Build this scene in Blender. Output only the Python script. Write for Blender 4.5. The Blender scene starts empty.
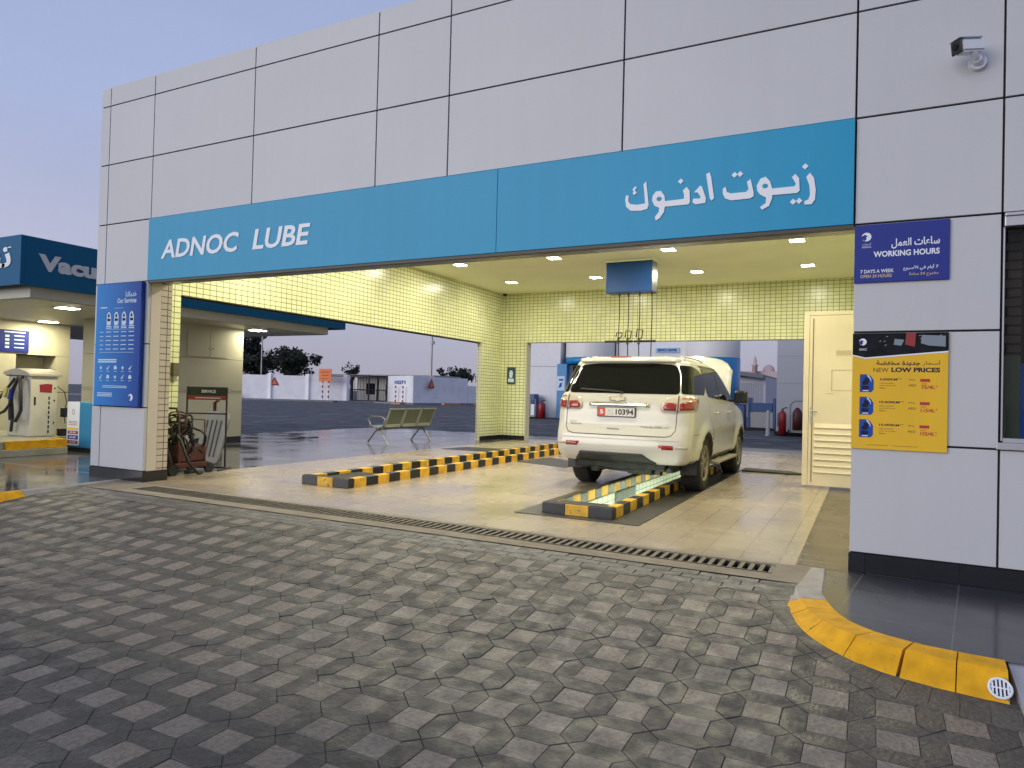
import bpy, bmesh, math, random, unicodedata
from mathutils import Vector, Matrix
random.seed(7)
S = bpy.context.scene
COL = S.collection
R = math.radians

# ------------------------------------------------------------------ camera
cam_d = bpy.data.cameras.new('camera'); cam = bpy.data.objects.new('camera', cam_d); COL.objects.link(cam)
S.camera = cam
yaw, pitch, roll = R(27.126), R(0.844), R(1.461)
fw = Vector((-math.sin(yaw)*math.cos(pitch), math.cos(yaw)*math.cos(pitch), math.sin(pitch)))
r0 = Vector((math.cos(yaw), math.sin(yaw), 0)); u0 = r0.cross(fw)
rt = math.cos(roll)*r0 + math.sin(roll)*u0; up = -math.sin(roll)*r0 + math.cos(roll)*u0
cam.matrix_world = Matrix(((rt.x, up.x, -fw.x, 0), (rt.y, up.y, -fw.y, -5.9), (rt.z, up.z, -fw.z, 1.277), (0, 0, 0, 1)))
cam_d.sensor_width = 36; cam_d.lens = 694/1024*36
cam_d.clip_end = 2000; cam_d.clip_start = 0.05

# ------------------------------------------------------------------ world, sun, exposure
W = bpy.data.worlds.new('World'); S.world = W; W.use_nodes = True
nt = W.node_tree; nt.nodes.clear()
out = nt.nodes.new('ShaderNodeOutputWorld'); bg = nt.nodes.new('ShaderNodeBackground')
sky = nt.nodes.new('ShaderNodeTexSky'); sky.sky_type = 'NISHITA'; sky.sun_disc = False
sky.sun_elevation = R(2.5); sky.sun_rotation = R(200); sky.air_density = 1.0; sky.dust_density = 1.5; sky.ozone_density = 3.0
tc = nt.nodes.new('ShaderNodeTexCoord'); sep = nt.nodes.new('ShaderNodeSeparateXYZ'); nt.links.new(tc.outputs['Generated'], sep.inputs[0])
rmp = nt.nodes.new('ShaderNodeValToRGB'); nt.links.new(sep.outputs['Z'], rmp.inputs[0])
e = rmp.color_ramp.elements
e[0].position = 0.0; e[0].color = (5.2, 5.05, 6.2, 1)
e[1].position = 0.16; e[1].color = (6.4, 6.55, 8.6, 1)
x = e.new(0.33); x.color = (5.3, 6.2, 9.4, 1)
x = e.new(0.8); x.color = (3.6, 4.5, 7.4, 1)
mx = nt.nodes.new('ShaderNodeMixRGB'); mx.inputs[0].default_value = 0.88
nt.links.new(sky.outputs[0], mx.inputs[1]); nt.links.new(rmp.outputs[0], mx.inputs[2])
tn = nt.nodes.new('ShaderNodeTexNoise'); tn.inputs['Scale'].default_value = 2.2; tn.inputs['Detail'].default_value = 6
mpn = nt.nodes.new('ShaderNodeMapping'); mpn.inputs['Scale'].default_value = (1, 1, 3.5); nt.links.new(tc.outputs['Generated'], mpn.inputs['Vector']); nt.links.new(mpn.outputs[0], tn.inputs['Vector'])
mrn = nt.nodes.new('ShaderNodeMapRange'); mrn.inputs[1].default_value = .3; mrn.inputs[2].default_value = .7; mrn.inputs[3].default_value = .965; mrn.inputs[4].default_value = 1.035; nt.links.new(tn.outputs[0], mrn.inputs[0])
mm = nt.nodes.new('ShaderNodeMixRGB'); mm.blend_type = 'MULTIPLY'; mm.inputs[0].default_value = 1; nt.links.new(mx.outputs[0], mm.inputs[1]); nt.links.new(mrn.outputs[0], mm.inputs[2])
nt.links.new(mm.outputs[0], bg.inputs[0]); bg.inputs[1].default_value = 0.085
nt.links.new(bg.outputs[0], out.inputs[0])

sd = bpy.data.lights.new('dusk_light', 'SUN'); sd.energy = 2.3; sd.angle = R(50); sd.color = (1.0, 0.97, 0.93)
so = bpy.data.objects.new('dusk_light', sd); COL.objects.link(so)
# afterglow comes from behind the camera, low over the horizon
d = Vector((math.sin(R(30)), math.cos(R(30)), -math.tan(R(8))))
so.rotation_euler = d.to_track_quat('-Z', 'Y').to_euler()

S.view_settings.view_transform = 'Standard'; S.view_settings.look = 'None'
S.view_settings.exposure = 0.0; S.view_settings.gamma = 1.0; S.view_settings.use_curve_mapping = False
S.render.engine = 'CYCLES'
S.cycles.use_denoising = True
S.cycles.max_bounces = 7; S.cycles.diffuse_bounces = 4; S.cycles.glossy_bounces = 3; S.cycles.transmission_bounces = 4
S.cycles.sample_clamp_indirect = 4; S.cycles.caustics_reflective = False; S.cycles.caustics_refractive = False

# ------------------------------------------------------------------ materials
MATS = {}
def mat(name, col, rough=0.6, metal=0.0, spec=0.5, emit=None, es=1.0, noise=0.0, nscale=4.0, bump=0.0, bscale=60.0, coat=0.0, rnoise=0.0, alpha=None, noise2=0.0, n2scale=0.6, worn=None, streak=0.0, island=0.0):
    if name in MATS: return MATS[name]
    m = bpy.data.materials.new(name); m.use_nodes = True; MATS[name] = m
    n = m.node_tree; b = n.nodes['Principled BSDF']
    b.inputs['Base Color'].default_value = (*col, 1); b.inputs['Roughness'].default_value = rough
    b.inputs['Metallic'].default_value = metal; b.inputs['Specular IOR Level'].default_value = spec
    b.inputs['Coat Weight'].default_value = coat; b.inputs['Coat Roughness'].default_value = 0.05
    g = n.nodes.new('ShaderNodeNewGeometry')
    if emit:
        b.inputs['Emission Color'].default_value = (*emit, 1); b.inputs['Emission Strength'].default_value = es
    if noise or noise2:
        src = None
        def chain(prev, amt, sc):
            t = n.nodes.new('ShaderNodeTexNoise'); t.inputs['Scale'].default_value = sc; t.inputs['Detail'].default_value = 5
            n.links.new(g.outputs['Position'], t.inputs['Vector'])
            mr = n.nodes.new('ShaderNodeMapRange'); mr.inputs[1].default_value = 0.3; mr.inputs[2].default_value = 0.7
            mr.inputs[3].default_value = 1-amt; mr.inputs[4].default_value = 1+amt*0.5
            n.links.new(t.outputs[0], mr.inputs[0])
            v = n.nodes.new('ShaderNodeMixRGB'); v.blend_type = 'MULTIPLY'; v.inputs[0].default_value = 1
            if prev is None: v.inputs[1].default_value = (*col, 1)
            else: n.links.new(prev, v.inputs[1])
            n.links.new(mr.outputs[0], v.inputs[2]); return v.outputs[0]
        if noise: src = chain(src, noise, nscale)
        if noise2: src = chain(src, noise2, n2scale)
        n.links.new(src, b.inputs['Base Color'])
    def mul(fac):
        cur = b.inputs['Base Color'].links[0].from_socket if b.inputs['Base Color'].links else None
        v = n.nodes.new('ShaderNodeMixRGB'); v.blend_type = 'MULTIPLY'; v.inputs[0].default_value = 1
        if cur is None: v.inputs[1].default_value = (*col, 1)
        else: n.links.new(cur, v.inputs[1])
        n.links.new(fac, v.inputs[2]); n.links.new(v.outputs[0], b.inputs['Base Color'])
    if streak:
        mp = n.nodes.new('ShaderNodeMapping'); mp.inputs['Scale'].default_value = (7, 7, .35); n.links.new(g.outputs['Position'], mp.inputs['Vector'])
        t = n.nodes.new('ShaderNodeTexNoise'); t.inputs['Scale'].default_value = 1.0; t.inputs['Detail'].default_value = 5; n.links.new(mp.outputs[0], t.inputs['Vector'])
        mr = n.nodes.new('ShaderNodeMapRange'); mr.inputs[1].default_value = .42; mr.inputs[2].default_value = .72; mr.inputs[3].default_value = 1; mr.inputs[4].default_value = 1-streak
        n.links.new(t.outputs[0], mr.inputs[0]); mul(mr.outputs[0])
    if island:
        mr = n.nodes.new('ShaderNodeMapRange'); mr.inputs[3].default_value = 1-island; mr.inputs[4].default_value = 1+island
        n.links.new(g.outputs['Random Per Island'], mr.inputs[0]); mul(mr.outputs[0])
    if worn:
        wc, thr, sc = worn
        t = n.nodes.new('ShaderNodeTexNoise'); t.inputs['Scale'].default_value = sc; t.inputs['Detail'].default_value = 8; t.inputs['Roughness'].default_value = .7
        n.links.new(g.outputs['Position'], t.inputs['Vector'])
        mr = n.nodes.new('ShaderNodeMapRange'); mr.inputs[1].default_value = thr; mr.inputs[2].default_value = thr+.035; n.links.new(t.outputs[0], mr.inputs[0])
        v = n.nodes.new('ShaderNodeMixRGB'); n.links.new(mr.outputs[0], v.inputs[0])
        cur = b.inputs['Base Color'].links[0].from_socket if b.inputs['Base Color'].links else None
        if cur is None: v.inputs[1].default_value = (*col, 1)
        else: n.links.new(cur, v.inputs[1])
        v.inputs[2].default_value = (*wc, 1); n.links.new(v.outputs[0], b.inputs['Base Color'])
    if rnoise:
        t = n.nodes.new('ShaderNodeTexNoise'); t.inputs['Scale'].default_value = 1.3; t.inputs['Detail'].default_value = 4
        n.links.new(g.outputs['Position'], t.inputs['Vector'])
        mr = n.nodes.new('ShaderNodeMapRange'); mr.inputs[1].default_value = 0.35; mr.inputs[2].default_value = 0.65
        mr.inputs[3].default_value = max(0.02, rough-rnoise); mr.inputs[4].default_value = rough+rnoise
        n.links.new(t.outputs[0], mr.inputs[0]); n.links.new(mr.outputs[0], b.inputs['Roughness'])
    if bump:
        t = n.nodes.new('ShaderNodeTexNoise'); t.inputs['Scale'].default_value = bscale; t.inputs['Detail'].default_value = 3
        n.links.new(g.outputs['Position'], t.inputs['Vector'])
        bp = n.nodes.new('ShaderNodeBump'); bp.inputs['Strength'].default_value = bump; bp.inputs['Distance'].default_value = 0.01
        n.links.new(t.outputs[0], bp.inputs['Height']); n.links.new(bp.outputs[0], b.inputs['Normal'])
    return m

def tile_mat(name, c1, c2, grout, bw, bh, mortar, offset=0.5, rough=0.3, rnoise=0.0, horizontal=False, noise=0.12, spec=0.5, nscale=1.2, rot=0.0, bump=0.3, freq=2, stain=0.0, sscale=1.8, sthr=.57):
    """glazed or floor tiles; world position drives the joints"""
    if name in MATS: return MATS[name]
    m = bpy.data.materials.new(name); m.use_nodes = True; MATS[name] = m
    n = m.node_tree; b = n.nodes['Principled BSDF']
    g = n.nodes.new('ShaderNodeNewGeometry'); sp = n.nodes.new('ShaderNodeSeparateXYZ'); n.links.new(g.outputs['Position'], sp.inputs[0])
    cb = n.nodes.new('ShaderNodeCombineXYZ')
    if horizontal:
        n.links.new(sp.outputs['X'], cb.inputs[0]); n.links.new(sp.outputs['Y'], cb.inputs[1])
    else:
        ad = n.nodes.new('ShaderNodeMath'); ad.operation = 'ADD'
        n.links.new(sp.outputs['X'], ad.inputs[0]); n.links.new(sp.outputs['Y'], ad.inputs[1])
        n.links.new(ad.outputs[0], cb.inputs[0]); n.links.new(sp.outputs['Z'], cb.inputs[1])
    br = n.nodes.new('ShaderNodeTexBrick'); br.offset = offset; br.offset_frequency = freq
    vec = cb.outputs[0]
    if rot:
        vr = n.nodes.new('ShaderNodeVectorRotate'); vr.rotation_type = 'Z_AXIS'; vr.inputs['Angle'].default_value = rot
        n.links.new(vec, vr.inputs['Vector']); vec = vr.outputs[0]
    n.links.new(vec, br.inputs['Vector'])
    br.inputs['Color1'].default_value = (*c1, 1); br.inputs['Color2'].default_value = (*c2, 1); br.inputs['Mortar'].default_value = (*grout, 1)
    br.inputs['Scale'].default_value = 1; br.inputs['Mortar Size'].default_value = mortar; br.inputs['Mortar Smooth'].default_value = 0.1
    br.inputs['Brick Width'].default_value = bw; br.inputs['Row Height'].default_value = bh; br.inputs['Bias'].default_value = 0
    t = n.nodes.new('ShaderNodeTexNoise'); t.inputs['Scale'].default_value = nscale; t.inputs['Detail'].default_value = 6
    n.links.new(g.outputs['Position'], t.inputs['Vector'])
    mr = n.nodes.new('ShaderNodeMapRange'); mr.inputs[1].default_value = 0.3; mr.inputs[2].default_value = 0.7
    mr.inputs[3].default_value = 1-noise; mr.inputs[4].default_value = 1+noise*0.4
    n.links.new(t.outputs[0], mr.inputs[0])
    v = n.nodes.new('ShaderNodeMixRGB'); v.blend_type = 'MULTIPLY'; v.inputs[0].default_value = 1
    n.links.new(br.outputs['Color'], v.inputs[1]); n.links.new(mr.outputs[0], v.inputs[2]); n.links.new(v.outputs[0], b.inputs['Base Color'])
    if stain:
        ts = n.nodes.new('ShaderNodeTexNoise'); ts.inputs['Scale'].default_value = sscale; ts.inputs['Detail'].default_value = 8; ts.inputs['Roughness'].default_value = .65
        n.links.new(g.outputs['Position'], ts.inputs['Vector'])
        ms = n.nodes.new('ShaderNodeMapRange'); ms.inputs[1].default_value = sthr; ms.inputs[2].default_value = sthr+.16; ms.inputs[3].default_value = 1; ms.inputs[4].default_value = 1-stain
        n.links.new(ts.outputs[0], ms.inputs[0]); v2 = n.nodes.new('ShaderNodeMixRGB'); v2.blend_type = 'MULTIPLY'; v2.inputs[0].default_value = 1
        n.links.new(v.outputs[0], v2.inputs[1]); n.links.new(ms.outputs[0], v2.inputs[2]); n.links.new(v2.outputs[0], b.inputs['Base Color'])
    b.inputs['Specular IOR Level'].default_value = spec
    mr2 = n.nodes.new('ShaderNodeMapRange'); mr2.inputs[1].default_value = 0.35; mr2.inputs[2].default_value = 0.65
    mr2.inputs[3].default_value = max(0.03, rough-rnoise); mr2.inputs[4].default_value = rough+rnoise
    n.links.new(t.outputs[0], mr2.inputs[0]); n.links.new(mr2.outputs[0], b.inputs['Roughness'])
    bp = n.nodes.new('ShaderNodeBump'); bp.inputs['Strength'].default_value = bump; bp.inputs['Distance'].default_value = 0.004; bp.invert = True
    n.links.new(br.outputs['Fac'], bp.inputs['Height']); n.links.new(bp.outputs[0], b.inputs['Normal'])
    return m

clad = mat('grey_aluminium_panel', (.52, .525, .54), 0.42, 0.0, noise=0.03, nscale=0.9, streak=.018, island=.03, bump=.05, bscale=1.2)
clad_warm = mat('cream_return_panel', (.62, .55, .46), 0.5)
dark = mat('dark_joint', (.012, .012, .014), 0.8)
teal = mat('teal_fascia', (.010, .31, .54), 0.42, 0.0, spec=.30, noise=0.05, nscale=0.5, streak=.04)
white_p = mat('white_letter', (.78, .80, .84), 0.4)
skirt_m = tile_mat('black_granite_skirting', (.016, .017, .02), (.022, .023, .026), (.004, .004, .005), .6, .3, .003, 0, 0.12, 0.05)
tilew = tile_mat('cream_mosaic_tile', (.77, .80, .48), (.69, .72, .42), (.20, .20, .12), .125, .085, .006, 0.0, 0.25, noise=0.10, stain=.18, sscale=.9)
ceil_m = mat('cream_ceiling', (.92, .93, .70), 0.7, noise=0.05, nscale=1.0)
floor_m = tile_mat('beige_floor_tile', (.385, .315, .225), (.36, .295, .21), (.22, .18, .13), .3, .3, .004, 0, 0.24, 0.08, horizontal=True, stain=.35, noise=0.14, nscale=0.8)
strip_m = tile_mat('brown_plank_tile', (.125, .095, .062), (.065, .050, .033), (.012, .010, .008), .9, .12, .012, .5, 0.26, 0.07, horizontal=True, spec=.35, noise=0.25)
wet_m = tile_mat('wet_grey_tile', (.15, .145, .145), (.125, .12, .12), (.05, .05, .05), .6, .6, .006, 0, 0.13, 0.09, horizontal=True, noise=0.3)
side_m = tile_mat('dark_sidewalk_tile', (.036, .037, .042), (.05, .051, .056), (.12, .12, .12), .6, .6, .004, 0, 0.22, 0.10, horizontal=True, noise=0.3, rot=0.12)
conc = mat('concrete', (.29, .24, .175), 0.85, noise=0.25, nscale=3, bump=0.4, noise2=.2)
conc_grey = mat('grey_concrete', (.24, .24, .25), 0.8, noise=0.25, nscale=2, bump=0.3)
asphalt = mat('asphalt', (.062, .062, .068), 0.75, noise=0.3, nscale=0.4, bump=0.5, bscale=40, rnoise=.2)
yellow = mat('kerb_yellow', (.80, .40, .010), 0.7, spec=.25, worn=((.25, .17, .08), .63, 16), noise=0.22, nscale=9, bump=0.3, bscale=30)
pityellow = mat('pit_yellow', (.78, .44, .03), 0.45, worn=((.06, .05, .035), .60, 18), noise=0.3, nscale=9)
pitblack = mat('pit_black', (.016, .017, .024), 0.35, worn=((.12, .12, .13), .64, 22), noise=0.4, nscale=8)
kerbgrey = mat('kerb_concrete', (.42, .38, .33), 0.8, noise=0.25, nscale=5, bump=0.3)
steel = mat('galvanised_steel', (.38, .38, .37), 0.4, 0.7, noise=0.3, nscale=12)
chrome = mat('chrome', (.8, .8, .82), 0.12, 1.0)
black_pl = mat('black_plastic', (.015, .015, .017), 0.45)
rubber = mat('tyre_rubber', (.018, .018, .018), 0.85, noise=.3, nscale=20)
navy = mat('navy_sign', (.018, .032, .24), 0.5, spec=.3)
royal = mat('royal_blue', (.012, .075, .34), 0.5, spec=.25)
darkblue = mat('dark_blue_fascia', (.006, .11, .24), 0.5, spec=.15)
poster_y = mat('poster_yellow', (.82, .49, .035), 0.6, spec=.2, noise=.06, nscale=3)
red = mat('red_paint', (.28, .016, .018), 0.4)
darkred = mat('dark_red', (.07, .014, .012), 0.5, noise=.3, nscale=6)
white_paint = mat('white_wall_paint', (.84, .83, .86), 0.7, noise=.10, nscale=1)
door_m = mat('cream_door_paint', (.74, .65, .47), 0.42, noise=0.06, nscale=2)
orange = mat('orange_sign', (.75, .17, .03), 0.5)
grey_pl = mat('grey_plastic', (.27, .27, .25), 0.5, noise=.1, nscale=5)
cream_w = mat('cream_wall_panel', (.58, .56, .44), 0.55, noise=.06, nscale=1.5)
glass_dark = mat('dark_window_glass', (.006, .007, .008), 0.03, spec=0.2)
leafm = mat('dark_foliage', (.018, .03, .016), 0.7, noise=.5, nscale=1.2)
bark = mat('bark', (.06, .05, .04), .9)
rust = mat('rusty_brown', (.09, .035, .02), 0.6, noise=.5, nscale=14)

# ------------------------------------------------------------------ mesh helpers
class MB:
    def __init__(s): s.v = []; s.f = []; s.mi = []; s.sm = []
    def add(s, vs, fs, mi=0, smooth=False):
        o = len(s.v); s.v += [tuple(p) for p in vs]
        for f in fs: s.f.append([i+o for i in f]); s.mi.append(mi); s.sm.append(smooth)
        return s
    def box(s, x0, x1, y0, y1, z0, z1, b=0.0, mi=0):
        x0, x1 = min(x0, x1), max(x0, x1); y0, y1 = min(y0, y1), max(y0, y1); z0, z1 = min(z0, z1), max(z0, z1)
        if b <= 0:
            vs = [(x, y, z) for z in (z0, z1) for y in (y0, y1) for x in (x0, x1)]
            s.add(vs, [(0, 2, 3, 1), (4, 5, 7, 6), (0, 1, 5, 4), (2, 6, 7, 3), (0, 4, 6, 2), (1, 3, 7, 5)], mi)
        else:
            b = min(b, (x1-x0)/2.01, (y1-y0)/2.01, (z1-z0)/2.01)
            bm = bmesh.new(); r = bmesh.ops.create_cube(bm, size=1)
            for v in bm.verts: v.co = ((x0+x1)/2+v.co.x*(x1-x0), (y0+y1)/2+v.co.y*(y1-y0), (z0+z1)/2+v.co.z*(z1-z0))
            bmesh.ops.bevel(bm, geom=bm.edges[:], offset=b, segments=2, affect='EDGES', profile=0.6)
            s.bm(bm, mi)
        return s
    def bm(s, bm, mi=0, smooth=False):
        bm.verts.ensure_lookup_table(); bm.verts.index_update()
        s.add([v.co.copy() for v in bm.verts], [[v.index for v in f.verts] for f in bm.faces], mi, smooth); bm.free(); return s
    def cyl(s, p0, p1, r0, r1=None, n=16, mi=0, smooth=True, cap=True):
        r1 = r0 if r1 is None else r1
        p0, p1 = Vector(p0), Vector(p1); d = (p1-p0).normalized()
        a = d.orthogonal().normalized(); b = d.cross(a)
        vs = []
        for p, r in ((p0, r0), (p1, r1)):
            for k in range(n):
                t = 2*math.pi*k/n; vs.append(p+a*math.cos(t)*r+b*math.sin(t)*r)
        s.add(vs, [(k, (k+1) % n, n+(k+1) % n, n+k) for k in range(n)], mi, smooth)
        if cap:
            s.add(vs[:n], [list(range(n))[::-1]], mi); s.add(vs[n:], [list(range(n))], mi)
        return s
    def tube(s, pts, r, n=8, mi=0, closed=False):
        pts = [Vector(p) for p in pts]; m = len(pts); prev = None; rings = []
        for i, p in enumerate(pts):
            if closed: t = (pts[(i+1) % m]-pts[i-1])
            else: t = pts[min(i+1, m-1)]-pts[max(i-1, 0)]
            t.normalize()
            a = t.orthogonal() if prev is None else (prev-t*prev.dot(t))
            a.normalize(); prev = a; b = t.cross(a)
            rr = r[i] if isinstance(r, (list, tuple)) else r
            rings.append([p+a*math.cos(2*math.pi*k/n)*rr+b*math.sin(2*math.pi*k/n)*rr for k in range(n)])
        vs = [v for q in rings for v in q]; fs = []
        for i in range(m if closed else m-1):
            j = (i+1) % m
            for k in range(n): fs.append((i*n+k, i*n+(k+1) % n, j*n+(k+1) % n, j*n+k))
        s.add(vs, fs, mi, True)
        if not closed: s.add(rings[0], [list(range(n))[::-1]], mi); s.add(rings[-1], [list(range(n))], mi)
        return s
    def prism(s, poly, fn, t, mi=0):
        """poly: 2D points; fn(u, v, w) -> 3D; extruded from w=0 to w=t"""
        n = len(poly)
        vs = [fn(u, v, 0) for u, v in poly]+[fn(u, v, t) for u, v in poly]
        s.add(vs, [list(range(n))[::-1], list(range(n, 2*n))]+[(k, (k+1) % n, n+(k+1) % n, n+k) for k in range(n)], mi)
        return s
    def lathe(s, prof, fn, n=32, mi=0, closed=False):
        """prof: (r, h) pairs; fn(x, y, h)"""
        m = len(prof); vs = []
        for (r, h) in prof:
            for k in range(n):
                t = 2*math.pi*k/n; vs.append(fn(r*math.cos(t), r*math.sin(t), h))
        fs = []
        for i in range(m if closed else m-1):
            j = (i+1) % m
            for k in range(n): fs.append((i*n+k, i*n+(k+1) % n, j*n+(k+1) % n, j*n+k))
        s.add(vs, fs, mi, True); return s
    def build(s, name, m, parent=None, label=None, local=False, recalc=True):
        me = bpy.data.meshes.new(name)
        off = Vector((0, 0, 0))
        if parent is not None and not local: off = (parent.parent or parent).location.copy()
        me.from_pydata([(v[0]-off[0], v[1]-off[1], v[2]-off[2]) for v in s.v], [], s.f)
        for q in (m if isinstance(m, (list, tuple)) else [m]): me.materials.append(q)
        me.polygons.foreach_set('material_index', s.mi); me.polygons.foreach_set('use_smooth', s.sm)
        if recalc:
            b = bmesh.new(); b.from_mesh(me); bmesh.ops.recalc_face_normals(b, faces=b.faces); b.to_mesh(me); b.free()
        me.update()
        o = bpy.data.objects.new(name, me); COL.objects.link(o)
        if parent is not None: o.parent = parent
        if label: o['label'] = label
        return o

def tag(o, label=None, cat=None, group=None, kind=None):
    if label: o['label'] = label
    if cat: o['category'] = cat
    if group: o['group'] = group
    if kind: o['kind'] = kind
    return o
def thing(name, loc, label, cat, group=None, rz=0.0):
    o = bpy.data.objects.new(name, None); COL.objects.link(o); o.location = loc; o.rotation_euler = (0, 0, rz); o.empty_display_size = .2
    return tag(o, label, cat, group)
def structure(o): o['kind'] = 'structure'; return o
def copy_tree(o, parent=None):
    c = o.copy(); COL.objects.link(c); c.parent = parent
    for ch in [q for q in bpy.data.objects if q.parent == o]: copy_tree(ch, c)
    return c

# arabic shaping with presentation forms (visual order, left to right)
FORMS = {}
for cp in range(0xFE80, 0xFEFD):
    dcm = unicodedata.decomposition(chr(cp)).split()
    if len(dcm) == 2: FORMS.setdefault(chr(int(dcm[1], 16)), {})[dcm[0][1:-1]] = chr(cp)
LAMALEF = {'\u0627': ('\uFEFB', '\uFEFC'), '\u0623': ('\uFEF7', '\uFEF8')}
def arab(t):
    words = []
    for w in t.split(' '):
        if not any(c in FORMS for c in w): words.append(w); continue
        o = []; prev = False; i = 0
        while i < len(w):
            c = w[i]
            if c == '\u0644' and i+1 < len(w) and w[i+1] in LAMALEF:
                o.append(LAMALEF[w[i+1]][1 if prev else 0]); prev = False; i += 2; continue
            f = FORMS.get(c)
            if not f: o.append(c); prev = False; i += 1; continue
            nxt = i+1 < len(w) and w[i+1] in FORMS and 'final' in FORMS[w[i+1]]
            can = 'initial' in f
            k = ('medial' if prev else 'initial') if (can and nxt) else ('final' if prev and 'final' in f else 'isolated')
            o.append(f.get(k, c)); prev = can; i += 1
        words.append(''.join(reversed(o)))
    return ' '.join(reversed(words))

def text_geo(body, shear=0.0, bold=0.0, extrude=0.0):
    c = bpy.data.curves.new('t', 'FONT'); c.body = body; c.size = 1; c.shear = shear; c.offset = bold; c.extrude = extrude; c.resolution_u = 3
    o = bpy.data.objects.new('t', c); COL.objects.link(o)
    dg = bpy.context.evaluated_depsgraph_get(); dg.update()
    me = bpy.data.meshes.new_from_object(o.evaluated_get(dg))
    vs = [v.co.copy() for v in me.vertices]; fs = [list(p.vertices) for p in me.polygons]
    bpy.data.objects.remove(o); bpy.data.curves.remove(c); bpy.data.meshes.remove(me)
    return vs, fs
def text_fit(mb, body, u0, u1, v0, v1, fn, shear=0.0, bold=0.0, th=0.004, mi=0, keep=None):
    """letters fitted into the rectangle u0..u1, v0..v1 of the plane given by fn(u, v, w)"""
    vs, fs = text_geo(body, shear, bold)
    if not vs: return
    a = min(p.x for p in vs); b = max(p.x for p in vs); c = min(p.y for p in vs); d_ = max(p.y for p in vs)
    su = (u1-u0)/(b-a); sv = (v1-v0)/(d_-c)
    if keep: su = sv; 
    if keep == 'r': u0 = u1-(b-a)*su
    bm = bmesh.new(); vv = [bm.verts.new((u0+(p.x-a)*su, v0+(p.y-c)*sv, 0)) for p in vs]
    for f in fs:
        try: bm.faces.new([vv[i] for i in f])
        except ValueError: pass
    if th > 0.0015:
        ex = bmesh.ops.extrude_face_region(bm, geom=bm.faces[:])
        for q in ex['geom']:
            if isinstance(q, bmesh.types.BMVert): q.co.z = th
    for q in bm.verts: q.co = fn(q.co.x, q.co.y, q.co.z)
    mb.bm(bm, mi)
# plane functions: facade (facing -Y) at depth y; side (facing +X)
def front(y): return lambda u, v, w: (u, y-w, v)
def sidex(x): return lambda u, v, w: (x+w, u, v)

# ================================================================== GROUND
def zp(y):
    P = [(-.6, -.006), (-.85, -.010), (-1.07, -.022), (-1.34, -.053), (-1.62, -.084), (-1.9, -.119), (-2.17, -.151), (-2.45, -.176), (-2.8, -.190), (-4, -.197), (-30, -.2)]
    if y >= P[0][0]: return P[0][1]
    for (a, za), (b, zb) in zip(P, P[1:]):
        if y >= b: return za+(zb-za)*(a-y)/(a-b)
    return -.2

# wide asphalt ground, one sheet with a hole for the station plot
g = MB()
X0, X1, Y0, Y1 = -15.25, 6.0, -9.0, 13.6
xs = [-900, -300, -80, X0, X1, 60, 400]; ys = [-400, -60, Y0, Y1, 60, 300, 1500]
for i in range(6):
    for j in range(6):
        if xs[i] >= X0 and xs[i+1] <= X1 and ys[j] >= Y0 and ys[j+1] <= Y1: continue
        a, b, c, d2 = xs[i], xs[i+1], ys[j], ys[j+1]
        za, zb = (-.2 if c < Y0+.01 else -.03), (-.2 if d2 < Y0+.01 else -.03)
        if c < Y0-.01: za = -.2
        g.add([(a, c, za), (b, c, za), (b, d2, zb), (a, d2, zb)], [(0, 1, 2, 3)])
structure(g.build('ground', asphalt))

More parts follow.
